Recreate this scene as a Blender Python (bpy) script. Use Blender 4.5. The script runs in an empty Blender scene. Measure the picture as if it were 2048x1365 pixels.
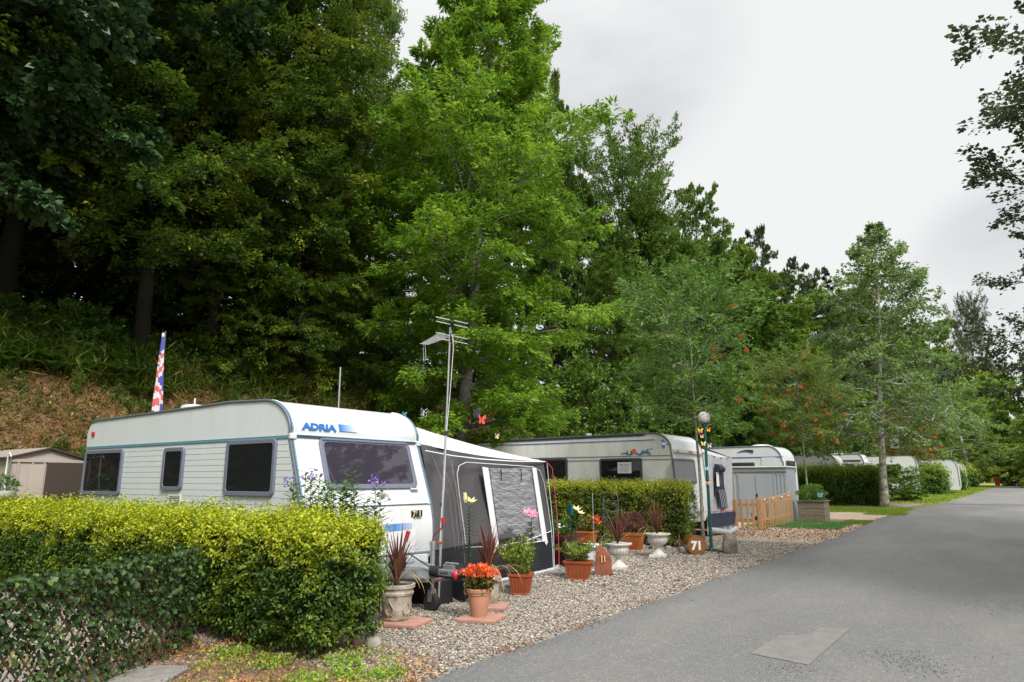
import bpy, math, random
import numpy as np
from mathutils import Vector, Matrix
R = math.radians
C = bpy.context.scene.collection
sc = bpy.context.scene
# ---------------------------------------------------------------- camera
F_PX, HOR, YAW, CAMH = 1365.3, 960.0, R(35.4), 1.6
PITCH = math.atan((HOR-682.5)/F_PX)
cam = bpy.data.cameras.new('camera'); co = bpy.data.objects.new('camera', cam); C.objects.link(co)
cam.sensor_width = 36; cam.lens = 24.0; cam.clip_end = 3000; cam.clip_start = .05
co.location = (0, 0, CAMH); co.rotation_euler = (R(90)+PITCH, 0, YAW)
sc.camera = co
# ---------------------------------------------------------------- light
SUN_EL, SUN_AZ = R(44), R(118)          # azimuth measured from +Y towards +X
w = bpy.data.worlds.new('World'); sc.world = w; w.use_nodes = True
nt = w.node_tree; nt.nodes.clear()
def wn(t, **k):
    n = nt.nodes.new(t)
    for a, b in k.items(): setattr(n, a, b)
    return n
def wl(a, b): nt.links.new(a, b)
tc = wn('ShaderNodeTexCoord')
sky = wn('ShaderNodeTexSky', sky_type='NISHITA', sun_disc=False, sun_elevation=SUN_EL, sun_rotation=SUN_AZ)
sk = wn('ShaderNodeVectorMath', operation='SCALE'); sk.inputs['Scale'].default_value = .1
wl(sky.outputs[0], sk.inputs[0])
mp = wn('ShaderNodeMapping'); mp.inputs['Scale'].default_value = (1, 1, 2.2); wl(tc.outputs['Generated'], mp.inputs[0])
nz = wn('ShaderNodeTexNoise'); nz.inputs['Scale'].default_value = 2.4; nz.inputs['Detail'].default_value = 7; nz.inputs['Roughness'].default_value = .5; nz.inputs['Distortion'].default_value = .15
wl(mp.outputs[0], nz.inputs[0])
def blob(d, inner, outer):          # a darker bank of cloud round one direction of the sky
    v = Vector(d).normalized()
    dp = wn('ShaderNodeVectorMath', operation='DOT_PRODUCT'); dp.inputs[1].default_value = v
    nn = wn('ShaderNodeVectorMath', operation='NORMALIZE'); wl(tc.outputs['Generated'], nn.inputs[0]); wl(nn.outputs[0], dp.inputs[0])
    mr = wn('ShaderNodeMapRange', interpolation_type='SMOOTHSTEP'); mr.inputs[1].default_value = math.cos(R(outer)); mr.inputs[2].default_value = math.cos(R(inner))
    wl(dp.outputs['Value'], mr.inputs[0]); return mr.outputs[0]
def wray(px, py):
    a = (px-1024)/F_PX; b = (682.5-py)/F_PX
    M = Matrix.Rotation(YAW, 3, 'Z') @ Matrix.Rotation(R(90)+PITCH, 3, 'X')
    return M @ Vector((a, b, -1))
b1 = blob(wray(1240, 110), 1, 11); b2 = blob(wray(2080, 560), 0, 9); b3 = blob(wray(1120, 40), 1, 9)
mx1 = wn('ShaderNodeMath', operation='MAXIMUM'); wl(b1, mx1.inputs[0]); wl(b2, mx1.inputs[1])
mx2 = wn('ShaderNodeMath', operation='MAXIMUM'); wl(mx1.outputs[0], mx2.inputs[0]); wl(b3, mx2.inputs[1])
nr = wn('ShaderNodeMapRange'); nr.inputs[1].default_value = .36; nr.inputs[2].default_value = .66; wl(nz.outputs['Fac'], nr.inputs[0])
mu = wn('ShaderNodeMath', operation='MULTIPLY'); wl(mx2.outputs[0], mu.inputs[0]); wl(nr.outputs[0], mu.inputs[1])
cmix = wn('ShaderNodeMixRGB'); cmix.inputs[1].default_value = (.845, .85, .85, 1); cmix.inputs[2].default_value = (.57, .585, .615, 1)
wl(mu.outputs[0], cmix.inputs[0])
sm = wn('ShaderNodeMixRGB'); sm.inputs[0].default_value = .97; wl(sk.outputs[0], sm.inputs[1]); wl(cmix.outputs[0], sm.inputs[2])
# an overcast sky is brightest overhead; boosted out of view for more light
sep = wn('ShaderNodeSeparateXYZ'); wl(tc.outputs['Generated'], sep.inputs[0])
gr = wn('ShaderNodeMapRange', interpolation_type='SMOOTHSTEP'); gr.inputs[1].default_value = .58; gr.inputs[2].default_value = .98; gr.inputs[3].default_value = 1.0; gr.inputs[4].default_value = 3.4
wl(sep.outputs['Z'], gr.inputs[0])
fin = wn('ShaderNodeVectorMath', operation='SCALE'); wl(sm.outputs[0], fin.inputs[0]); wl(gr.outputs[0], fin.inputs['Scale'])
bg = wn('ShaderNodeBackground'); wl(fin.outputs[0], bg.inputs[0]); bg.inputs[1].default_value = 1.0
wo = wn('ShaderNodeOutputWorld'); wl(bg.outputs[0], wo.inputs[0])
sl = bpy.data.lights.new('sun', 'SUN'); so = bpy.data.objects.new('sun', sl); C.objects.link(so)
sl.energy = 3.9; sl.angle = R(16); sl.color = (1, .975, .94)
sd = Vector((math.sin(SUN_AZ)*math.cos(SUN_EL), math.cos(SUN_AZ)*math.cos(SUN_EL), math.sin(SUN_EL)))
so.rotation_euler = sd.to_track_quat('Z', 'Y').to_euler(); so.location = (30, -20, 60)
sc.view_settings.view_transform = 'Standard'; sc.view_settings.look = 'None'
sc.view_settings.exposure = 0.12; sc.view_settings.gamma = 1
sc.cycles.max_bounces = 6; sc.cycles.diffuse_bounces = 2; sc.cycles.glossy_bounces = 3; sc.cycles.transparent_max_bounces = 8
sc.cycles.use_denoising = True
# ---------------------------------------------------------------- pixel helpers: where a line of sight meets a real plane
def X(px, py, x): d = wray(px, py); t = x/d.x; return Vector((x, d.y*t, CAMH+d.z*t))
def Y(px, py, y): d = wray(px, py); t = y/d.y; return Vector((d.x*t, y, CAMH+d.z*t))
def G(px, py, z=0): d = wray(px, py); t = (z-CAMH)/d.z; return Vector((d.x*t, d.y*t, z))
# ---------------------------------------------------------------- terrain
def gzs(y): return .012*np.clip(np.minimum(y, 95.)-22, 0, None)
def sn(x, y, s=0.): return np.sin(x*1.3+s)*np.cos(y*1.7-s*2)+.5*np.sin(x*3.1-y*2.3+s*3)+.25*np.sin(x*6.7+y*5.9+s)
def gz(x, y):
    x = np.asarray(x, float); y = np.asarray(y, float)
    s = np.clip(-14.2-x+.35*np.sin(y*.5), 0, None)
    b = np.where(s < 4.3, .97*s, np.where(s < 20, 4.17+.36*(s-4.3), np.maximum(9.82-.12*(s-20), 2)))
    return gzs(y)+b+np.where(s > 0, .07*sn(x, y)*np.minimum(s, 1), 0)
def gzf(x, y): return float(gz(x, y))
# ---------------------------------------------------------------- materials
def ncol(c): return (c[0], c[1], c[2], 1)
def mat(name, col, rough=.6, metal=0, spec=.5, var=None, bump=None, col2=None, coat=0, bscale=None, bdist=.01, stretch=None):
    """var=(scale, amount) blends col towards col2 by noise; bump=(scale, strength)"""
    m = bpy.data.materials.new(name); m.use_nodes = True; t = m.node_tree; p = t.nodes['Principled BSDF']
    p.inputs['Base Color'].default_value = ncol(col); p.inputs['Roughness'].default_value = rough; p.inputs['Metallic'].default_value = metal
    p.inputs['Specular IOR Level'].default_value = spec; p.inputs['Coat Weight'].default_value = coat
    tcn = t.nodes.new('ShaderNodeTexCoord'); src = tcn.outputs['Object']
    if stretch:
        mpn = t.nodes.new('ShaderNodeMapping'); mpn.inputs['Scale'].default_value = stretch; t.links.new(src, mpn.inputs[0]); src = mpn.outputs[0]
    if var:
        n = t.nodes.new('ShaderNodeTexNoise'); n.inputs['Scale'].default_value = var[0]; n.inputs['Detail'].default_value = 6; n.inputs['Roughness'].default_value = .65
        t.links.new(src, n.inputs[0])
        r = t.nodes.new('ShaderNodeMapRange'); r.inputs[1].default_value = .4; r.inputs[2].default_value = .66; r.inputs[4].default_value = var[1]
        t.links.new(n.outputs['Fac'], r.inputs[0])
        mx = t.nodes.new('ShaderNodeMixRGB'); mx.inputs[1].default_value = ncol(col); mx.inputs[2].default_value = ncol(col2 or tuple(c*.5 for c in col))
        t.links.new(r.outputs[0], mx.inputs[0]); t.links.new(mx.outputs[0], p.inputs['Base Color'])
    if bump:
        n2 = t.nodes.new('ShaderNodeTexNoise'); n2.inputs['Scale'].default_value = bump[0]; n2.inputs['Detail'].default_value = 5
        t.links.new(src, n2.inputs[0])
        b = t.nodes.new('ShaderNodeBump'); b.inputs['Strength'].default_value = bump[1]; b.inputs['Distance'].default_value = bdist
        t.links.new(n2.outputs['Fac'], b.inputs['Height']); t.links.new(b.outputs[0], p.inputs['Normal'])
    return m
def ramp_node(t, cols):
    r = t.nodes.new('ShaderNodeValToRGB'); e = r.color_ramp.elements
    while len(e) < len(cols): e.new(.5)
    for k, (pos, c) in enumerate(cols): e[k].position = pos; e[k].color = ncol(c)
    return r
def leafmat(name, cols, accent=None, acc_scale=.5, acc_lo=.55, acc_hi=.7, transl=.3, rough=.45, ztop=None, spec=.35, acc_amt=1):
    """leaf to leaf colour spread; accent = second ramp blended in by broad noise; ztop=(z0,z1,cols) new growth near the top"""
    m = bpy.data.materials.new(name); m.use_nodes = True; t = m.node_tree; p = t.nodes['Principled BSDF']; out = t.nodes['Material Output']
    g = t.nodes.new('ShaderNodeNewGeometry'); r = ramp_node(t, cols); t.links.new(g.outputs['Random Per Island'], r.inputs[0]); cur = r.outputs[0]
    tcn = t.nodes.new('ShaderNodeTexCoord')
    def blend(cur, cols2, fac):
        r2 = ramp_node(t, cols2); t.links.new(g.outputs['Random Per Island'], r2.inputs[0])
        mx = t.nodes.new('ShaderNodeMixRGB'); t.links.new(fac, mx.inputs[0]); t.links.new(cur, mx.inputs[1]); t.links.new(r2.outputs[0], mx.inputs[2]); return mx.outputs[0]
    if accent:
        n = t.nodes.new('ShaderNodeTexNoise'); n.inputs['Scale'].default_value = acc_scale; n.inputs['Detail'].default_value = 4
        t.links.new(tcn.outputs['Object'], n.inputs[0])
        mr = t.nodes.new('ShaderNodeMapRange'); mr.inputs[1].default_value = acc_lo; mr.inputs[2].default_value = acc_hi; mr.inputs[4].default_value = acc_amt
        t.links.new(n.outputs['Fac'], mr.inputs[0]); cur = blend(cur, accent, mr.outputs[0])
    if ztop:
        s = t.nodes.new('ShaderNodeSeparateXYZ'); t.links.new(tcn.outputs['Object'], s.inputs[0])
        n = t.nodes.new('ShaderNodeTexNoise'); n.inputs['Scale'].default_value = 5; t.links.new(tcn.outputs['Object'], n.inputs[0])
        a = t.nodes.new('ShaderNodeMath'); a.operation = 'MULTIPLY_ADD'; a.inputs[1].default_value = ztop[3] if len(ztop) > 3 else .4; t.links.new(n.outputs['Fac'], a.inputs[0]); t.links.new(s.outputs['Z'], a.inputs[2])
        mr = t.nodes.new('ShaderNodeMapRange'); mr.inputs[1].default_value = ztop[0]+.2; mr.inputs[2].default_value = ztop[1]+.2
        t.links.new(a.outputs[0], mr.inputs[0]); cur = blend(cur, ztop[2], mr.outputs[0])
    t.links.new(cur, p.inputs['Base Color']); p.inputs['Roughness'].default_value = rough; p.inputs['Specular IOR Level'].default_value = spec
    if transl:
        tr = t.nodes.new('ShaderNodeBsdfTranslucent'); t.links.new(cur, tr.inputs[0])
        ms = t.nodes.new('ShaderNodeMixShader'); ms.inputs[0].default_value = transl
        t.links.new(p.outputs[0], ms.inputs[1]); t.links.new(tr.outputs[0], ms.inputs[2]); t.links.new(ms.outputs[0], out.inputs[0])
    return m
def glassmat(name, tint=(.05, .05, .06), opac=.75, rough=.03, bump=None):
    m = bpy.data.materials.new(name); m.use_nodes = True; t = m.node_tree; p = t.nodes['Principled BSDF']; out = t.nodes['Material Output']
    p.inputs['Base Color'].default_value = ncol(tint); p.inputs['Roughness'].default_value = rough; p.inputs['IOR'].default_value = 1.6; p.inputs['Specular IOR Level'].default_value = .7
    tr = t.nodes.new('ShaderNodeBsdfTransparent'); tr.inputs[0].default_value = (.8, .8, .85, 1)
    fr = t.nodes.new('ShaderNodeMath'); fr.operation = 'MAXIMUM'; fr.inputs[1].default_value = opac
    f = t.nodes.new('ShaderNodeFresnel'); f.inputs[0].default_value = 1.5; t.links.new(f.outputs[0], fr.inputs[0])
    ms = t.nodes.new('ShaderNodeMixShader'); t.links.new(fr.outputs[0], ms.inputs[0]); t.links.new(tr.outputs[0], ms.inputs[1]); t.links.new(p.outputs[0], ms.inputs[2]); t.links.new(ms.outputs[0], out.inputs[0])
    if bump:
        n2 = t.nodes.new('ShaderNodeTexNoise'); n2.inputs['Scale'].default_value = bump[0]; tcn = t.nodes.new('ShaderNodeTexCoord'); t.links.new(tcn.outputs['Object'], n2.inputs[0])
        b = t.nodes.new('ShaderNodeBump'); b.inputs['Strength'].default_value = bump[1]; b.inputs['Distance'].default_value = .01
        t.links.new(n2.outputs['Fac'], b.inputs['Height']); t.links.new(b.outputs[0], p.inputs['Normal'])
    return m
# ---------------------------------------------------------------- object helpers
def tag(o, label=None, cat=None, group=None, kind=None):
    if label: o['label'] = label
    if cat: o['category'] = cat
    if group: o['group'] = group
    if kind: o['kind'] = kind
    return o
def thing(name, label, cat, loc=(0, 0, 0), group=None, rz=0):
    o = bpy.data.objects.new(name, None); C.objects.link(o); o.location = loc; o.rotation_euler = (0, 0, rz); o.empty_display_size = .1
    return tag(o, label, cat, group)
def org(o):
    v = Vector((0, 0, 0))
    while o: v += Vector(o.location); o = o.parent
    return v
def link(name, me, parent=None, loc=None):
    o = bpy.data.objects.new(name, me); C.objects.link(o)
    if parent: o.parent = parent
    if loc is not None: o.location = loc
    return o
def np_mesh(name, v, f, m, smooth=False):
    """v (N,3), f (M,k) all faces with k corners"""
    v = np.ascontiguousarray(v, dtype=np.float32); f = np.ascontiguousarray(f, dtype=np.int32); k = f.shape[1]
    me = bpy.data.meshes.new(name); me.vertices.add(len(v)); me.vertices.foreach_set('co', v.ravel())
    me.loops.add(f.size); me.loops.foreach_set('vertex_index', f.ravel())
    me.polygons.add(len(f)); me.polygons.foreach_set('loop_start', np.arange(0, f.size, k, dtype=np.int32)); me.polygons.foreach_set('loop_total', np.full(len(f), k, dtype=np.int32))
    if smooth: me.polygons.foreach_set('use_smooth', np.ones(len(f), dtype=bool))
    me.update(calc_edges=True)
    if m: me.materials.append(m)
    return me
class MB:
    def __init__(s): s.v = []; s.f = []; s.M = None
    def add(s, vs, fs):
        o = len(s.v)
        s.v += [tuple(s.M @ Vector(p)) if s.M else tuple(p) for p in vs]; s.f += [[i+o for i in q] for q in fs]; return s
    def box(s, c, d, rz=0, top=1., rx=0):
        cx, cy, cz = c; a, b, h = d[0]/2, d[1]/2, d[2]/2
        P = [(-a, -b, -h), (a, -b, -h), (a, b, -h), (-a, b, -h), (-a*top, -b*top, h), (a*top, -b*top, h), (a*top, b*top, h), (-a*top, b*top, h)]
        M = Matrix.Rotation(rz, 3, 'Z') @ Matrix.Rotation(rx, 3, 'X')
        return s.add([tuple(M @ Vector(p)+Vector(c)) for p in P], [(3, 2, 1, 0), (4, 5, 6, 7), (0, 1, 5, 4), (1, 2, 6, 5), (2, 3, 7, 6), (3, 0, 4, 7)])
    def tube(s, pts, r, n=8, caps=True):
        pts = [Vector(p) for p in pts]; k = len(pts); rs = r if isinstance(r, (list, tuple)) else [r]*k
        vs = []; t0 = (pts[1]-pts[0]).normalized(); a = t0.orthogonal().normalized()
        for i, p in enumerate(pts):
            t = (pts[min(i+1, k-1)]-pts[max(i-1, 0)])
            if t.length < 1e-9: t = t0
            t.normalize(); a = (a-t*a.dot(t)); a = a.normalized() if a.length > 1e-6 else t.orthogonal().normalized(); b = t.cross(a)
            for j in range(n): th = 2*math.pi*j/n; vs.append(p+(a*math.cos(th)+b*math.sin(th))*rs[i])
        fs = [(i*n+j, i*n+(j+1) % n, (i+1)*n+(j+1) % n, (i+1)*n+j) for i in range(k-1) for j in range(n)]
        if caps: fs += [tuple(range(n-1, -1, -1)), tuple(range((k-1)*n, k*n))]
        return s.add(vs, fs)
    def lathe(s, prof, c=(0, 0, 0), n=28, sq=None):
        """profile [(r,z)]; sq: number of sides for square pots (n=4 with corners)"""
        vs = []; k = len(prof)
        for r, z in prof:
            for j in range(n):
                th = 2*math.pi*(j+(.5 if n == 4 else 0))/n; rr = r*(1.414 if n == 4 else 1)
                vs.append((c[0]+rr*math.cos(th), c[1]+rr*math.sin(th), c[2]+z))
        fs = [(i*n+j, i*n+(j+1) % n, (i+1)*n+(j+1) % n, (i+1)*n+j) for i in range(k-1) for j in range(n)]
        fs += [tuple(range(n-1, -1, -1)), tuple(range((k-1)*n, k*n))]
        return s.add(vs, fs)
    def prism(s, poly, o, u, v, w):
        o, u, v, w = map(Vector, (o, u, v, w)); n = len(poly)
        a = [o+u*p[0]+v*p[1] for p in poly]; b = [p+w for p in a]
        if (u.cross(v)).dot(w) > 0: fs = [tuple(range(n-1, -1, -1)), tuple(range(n, 2*n))]+[(i, (i+1) % n, n+(i+1) % n, n+i) for i in range(n)]
        else: fs = [tuple(range(n)), tuple(range(2*n-1, n-1, -1))]+[((i+1) % n, i, n+i, n+(i+1) % n) for i in range(n)]
        return s.add(a+b, fs)
    def ring(s, A, B, o, u, v, w):
        o, u, v, w = map(Vector, (o, u, v, w)); n = len(A)
        a = [o+u*p[0]+v*p[1] for p in A]; b = [o+u*p[0]+v*p[1] for p in B]; c = [p+w for p in a]; d = [p+w for p in b]
        fs = []
        for i in range(n):
            j = (i+1) % n
            fs += [(2*n+i, 2*n+j, 3*n+j, 3*n+i), (i, j, 2*n+j, 2*n+i), (n+j, n+i, 3*n+i, 3*n+j), (j, i, n+i, n+j)]
        return s.add(a+b+c+d, fs)
    def sphere(s, c, r, n=16, m=10, sc=(1, 1, 1)):
        vs = [(c[0], c[1], c[2]-r*sc[2])]; fs = []
        for i in range(1, m):
            ph = math.pi*i/m
            for j in range(n): th = 2*math.pi*j/n; vs.append((c[0]+r*sc[0]*math.sin(ph)*math.cos(th), c[1]+r*sc[1]*math.sin(ph)*math.sin(th), c[2]-r*sc[2]*math.cos(ph)))
        vs.append((c[0], c[1], c[2]+r*sc[2]))
        for j in range(n):
            fs.append((0, 1+(j+1) % n, 1+j)); fs.append((len(vs)-1, 1+(m-2)*n+j, 1+(m-2)*n+(j+1) % n))
            for i in range(m-2): fs.append((1+i*n+j, 1+i*n+(j+1) % n, 1+(i+1)*n+(j+1) % n, 1+(i+1)*n+j))
        return s.add(vs, fs)
    def blade(s, base, d, L, wd, droop, up=(0, 0, 1), seg=6, fold=.25):
        """a curved strap leaf"""
        d = Vector(d).normalized(); side = d.cross(Vector(up)); side = side.normalized() if side.length > 1e-3 else Vector((1, 0, 0))
        p = Vector(base); vs = []; dd = d.copy()
        for i in range(seg+1):
            t = i/seg; wv = wd*(.55+.45*math.sin(min(1, t*2.2)*math.pi/2))*(1-t**2.2)+.0008
            nn = side.cross(dd)
            vs += [p-side*wv/2, p-nn*wv*fold*.6, p+side*wv/2]
            dd = (dd+Vector((0, 0, -droop/seg*(.4+t*1.6)))).normalized(); p = p+dd*(L/seg)
        fs = []
        for i in range(seg): a = i*3; fs += [(a, a+1, a+4, a+3), (a+1, a+2, a+5, a+4)]
        return s.add(vs, fs)
    def build(s, name, m, parent=None, smooth=None, bevel=0, label=None, seg=2):
        o0 = org(parent); me = bpy.data.meshes.new(name)
        if parent is not None:
            off = o0; vs = [(p[0]-off.x, p[1]-off.y, p[2]-off.z) for p in s.v]; loc = None
        else:
            a = np.array(s.v); b = a.min(0); c = a.max(0); loc = ((b[0]+c[0])/2, (b[1]+c[1])/2, b[2]); vs = [(p[0]-loc[0], p[1]-loc[1], p[2]-loc[2]) for p in s.v]
        me.from_pydata(vs, [], s.f); me.update()
        if smooth is not None:
            me.polygons.foreach_set('use_smooth', np.ones(len(me.polygons), dtype=bool)); me.set_sharp_from_angle(angle=R(smooth))
        if m: me.materials.append(m)
        o = link(name, me, parent, loc)
        if bevel:
            b = o.modifiers.new('bevel', 'BEVEL'); b.width = bevel; b.segments = seg; b.limit_method = 'ANGLE'; b.angle_limit = R(35)
        if label: o['label'] = label
        return o
def rrect(w_, h_, r, n=5):
    P = []
    for cx, cy, a in ((w_/2-r, h_/2-r, 0), (-w_/2+r, h_/2-r, 90), (-w_/2+r, -h_/2+r, 180), (w_/2-r, -h_/2+r, 270)):
        for k in range(n): t = R(a+90*k/(n-1)); P.append((cx+r*math.cos(t), cy+r*math.sin(t)))
    return P
def text(s, size, m, parent, o, u, v, name='lettering', depth=.003, bold=0, wide=1., shear=0, spacing=1.):
    """lettering with its lower left corner at o, running along u, standing along v"""
    cu = bpy.data.curves.new('t', 'FONT'); cu.body = s; cu.size = size; cu.extrude = depth; cu.offset = bold; cu.shear = shear; cu.space_character = spacing; cu.resolution_u = 3
    to = bpy.data.objects.new('t', cu); C.objects.link(to); dg = bpy.context.evaluated_depsgraph_get()
    me = bpy.data.meshes.new_from_object(to.evaluated_get(dg)); bpy.data.objects.remove(to)
    o, u, v = Vector(o), Vector(u).normalized(), Vector(v).normalized(); n = u.cross(v); off = org(parent)
    co_ = np.empty(len(me.vertices)*3, dtype=np.float32); me.vertices.foreach_get('co', co_); co_ = co_.reshape(-1, 3)
    A = np.array([list(u*wide), list(v), list(n)]); co_ = co_ @ A+np.array(list(o-off))
    me.vertices.foreach_set('co', co_.astype(np.float32).ravel()); me.update(); me.materials.clear(); me.materials.append(m); me.name = name
    return link(name, me, parent)
def dup(root, loc, label=None, rz=None, scale=None, group=None):
    r = root.copy(); C.objects.link(r); r.location = loc
    if rz is not None: r.rotation_euler = (0, 0, rz)
    if scale is not None: r.scale = scale if hasattr(scale, '__len__') else (scale,)*3
    if label: r['label'] = label
    if group: r['group'] = group
    for ch in list(root.children):
        c = ch.copy(); C.objects.link(c); c.parent = r
        for g in ch.children: d = g.copy(); C.objects.link(d); d.parent = c
    return r
# ---------------------------------------------------------------- leaves and trees
def unit(a): return a/np.maximum(np.linalg.norm(a, axis=1, keepdims=True), 1e-9)
def leaf_arrays(P, D, N, L, Wd, fold=.2, ovate=False):
    """P base points, D leaf directions, N leaf normals, L lengths, Wd widths"""
    D = unit(D); N = unit(N-D*np.sum(N*D, 1, keepdims=True)); S = np.cross(D, N); L = np.asarray(L)[:, None]*np.ones((len(P), 1)); Wd = np.asarray(Wd)[:, None]*np.ones((len(P), 1))
    n = len(P)
    if ovate:
        v = np.stack([P, P+D*L*.3+S*Wd*.5+N*Wd*fold, P+D*L*.72+S*Wd*.33+N*Wd*fold*.7, P+D*L-N*L*.08, P+D*L*.72-S*Wd*.33+N*Wd*fold*.7, P+D*L*.3-S*Wd*.5+N*Wd*fold], 1).reshape(-1, 3)
        i = np.arange(n)[:, None]*6
        f = np.concatenate([i+np.array([[0, 1, 2, 3]]), i+np.array([[0, 3, 4, 5]])], 0)
    else:
        v = np.stack([P, P+D*L*.45+S*Wd*.5+N*Wd*fold, P+D*L, P+D*L*.45-S*Wd*.5+N*Wd*fold], 1).reshape(-1, 3)
        f = np.arange(n)[:, None]*4+np.array([[0, 1, 2, 3]])
    return v, f
SHAPES = {
    'oval': lambda t: np.sin(np.pi*np.clip(t*.86+.14, 0, 1))**.7,
    'ash': lambda t: np.interp(t, [0, .08, .2, .38, .55, .7, .85, 1], [.55, .85, 1., .92, .9, .66, .5, .12]),
    'dome': lambda t: np.interp(t, [0, .2, .5, .75, .9, 1], [.75, 1, 1, .85, .6, .2]),
    'cone': lambda t: np.interp(t, [0, .1, 1], [.8, 1, .04]),
    'birch': lambda t: np.interp(t, [0, .15, .45, .75, 1], [.75, 1, .82, .5, .06]),
    'vase': lambda t: np.interp(t, [0, .4, .75, .92, 1], [.35, .75, 1, .8, .35]),
    'bush': lambda t: np.interp(t, [0, .3, .6, .85, 1], [.9, 1, .92, .65, .25]),
}
def tree_mesh(name, seed, H, cb, Rm, shape='oval', nl=40, ns=7, nw=5, lpt=50, ls=.14, la=.5, e0=5, e1=60, droop=.15, tr=.22, wob=.25, spray=.5, tilt=.5, down=.2, sub=.42, twl=.45, wood_twigs=False, az=None, stems=1, rough=.3, lean=(0, 0), vthick=.05):
    rng = np.random.RandomState(seed); mb = MB(); f = SHAPES[shape]
    zz = np.linspace(0, H*.97, 12); ph = rng.rand(4)*6
    def tp(z): k = z/H; return np.array([wob*math.sin(k*5+ph[0])*k+.3*wob*math.sin(k*13+ph[1])*k+lean[0]*k, wob*math.cos(k*4+ph[2])*k+.3*wob*math.sin(k*11+ph[3])*k+lean[1]*k, z])
    mb.tube([tp(z) for z in zz], [max(tr*(1-.93*(z/H))*(1.35 if i == 0 else 1), .012) for i, z in enumerate(zz)], n=9)
    P, D, Ls = [], [], []
    for i in range(nl):
        t = (i+rng.rand()*.8)/nl; z = cb+(H*.96-cb)*t; a = i*2.39996+rng.rand()*.9
        if az is not None: a = az[0]+(az[1]-az[0])*rng.rand()
        e = R(e0+(e1-e0)*t+rng.randn()*7); rad = Rm*float(f(t))*(1-rough+1.45*rough*rng.rand())
        L = rad/max(math.cos(e), .35); L = min(L, rad*1.8)
        z0 = max(z-math.sin(e)*L*.45, cb*.6 if cb > .5 else z*.4); st = tp(min(z0, H*.95)); h = np.array([math.cos(a), math.sin(a), 0])
        def lp(s): return st+L*s*(math.cos(e)*h+math.sin(e)*np.array([0, 0, 1]))-np.array([0, 0, droop*L*s*s])+.03*L*np.array([math.sin(s*6+i), math.cos(s*7+i), 0])*s
        r0 = max(tr*.34*(1-.7*t), .012)
        mb.tube([lp(s) for s in (0, .25, .5, .75, 1)], [r0, r0*.75, r0*.5, r0*.3, .006], n=5, caps=False)
        for k in range(ns):
            s = .22+.78*(k+rng.rand()*.7)/ns; s = min(s, 1); p = lp(s); l = L*sub*(1.15-.65*s)*(.7+.5*rng.rand())
            sa = a+(1 if k % 2 else -1)*R(25+50*rng.rand())*(1 if s < .93 else .2); se = e*.7+R(rng.randn()*16)
            d = np.array([math.cos(sa)*math.cos(se), math.sin(sa)*math.cos(se), math.sin(se)]); q = p+d*l-np.array([0, 0, droop*.6*l])
            mb.tube([p, (p+q)/2+np.array([0, 0, .06*l]), q], [r0*.3+.004, r0*.2+.003, .004], n=4, caps=False)
            for m in range(nw):
                s2 = .15+.85*(m+rng.rand())/nw; b = p+(q-p)*s2; ta = sa+(1 if m % 2 else -1)*R(20+50*rng.rand()); te = se*.6+R(rng.randn()*18)
                dd = np.array([math.cos(ta)*math.cos(te), math.sin(ta)*math.cos(te), math.sin(te)]); tl = l*twl*(1.2-.5*s2)*(.7+.6*rng.rand())
                if wood_twigs: mb.tube([b, b+dd*tl*.9-np.array([0, 0, .1*tl])], [.006, .003], n=3, caps=False)
                P.append(b); D.append(dd); Ls.append(tl)
    P = np.array(P); D = np.array(D); Ls = np.array(Ls); n = len(P)
    K = np.maximum(1, (lpt*(.6+.8*rng.rand(n))*np.clip(Ls/Ls.mean(), .4, 1.8)).astype(int)); idx = np.repeat(np.arange(n), K); N = len(idx)
    d = D[idx]; l = Ls[idx][:, None]; r = rng.rand(N, 1)**.8*1.1; side = unit(np.cross(d, [[0, 0, 1.]])); sg = rng.randn(N, 1)
    pos = P[idx]+d*l*r+side*sg*l*spray*.36*(1.15-r*.7)+np.array([[0, 0, 1]])*rng.randn(N, 1)*vthick*(1+l*.5)-np.array([[0, 0, 1]])*droop*.5*l*r*r
    ld = unit(d+side*np.sign(sg)*.7+rng.randn(N, 3)*.35-np.array([[0, 0, down]])); ln = np.array([[0, 0, 1.]])+rng.randn(N, 3)*tilt
    sz = ls*(.65+.7*rng.rand(N)); v, fc = leaf_arrays(pos, ld, ln, sz, sz*la)
    tm = bpy.data.meshes.new(name+'_wood'); tm.from_pydata(mb.v, [], mb.f); tm.polygons.foreach_set('use_smooth', np.ones(len(tm.polygons), dtype=bool)); tm.update()
    return tm, (v, fc), name
def finish_tree(tmn, bark, leaf):
    tm, (v, f), name = tmn; tm.materials.append(bark); return tm, np_mesh(name+'_leaves', v, f, leaf)
def tree(name, label, cat, meshes, loc, sc_=1, rz=0, leaf=None, group=None, bark=None, crown='crown', trunk='trunk'):
    r = thing(name, label, cat, loc, group, rz); r.scale = sc_ if hasattr(sc_, '__len__') else (sc_,)*3
    a = link(trunk, meshes[0], r); b = link(crown, meshes[1], r)
    if leaf: b.material_slots[0].link = 'OBJECT'; b.material_slots[0].material = leaf
    if bark: a.material_slots[0].link = 'OBJECT'; a.material_slots[0].material = bark
    return r
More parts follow.
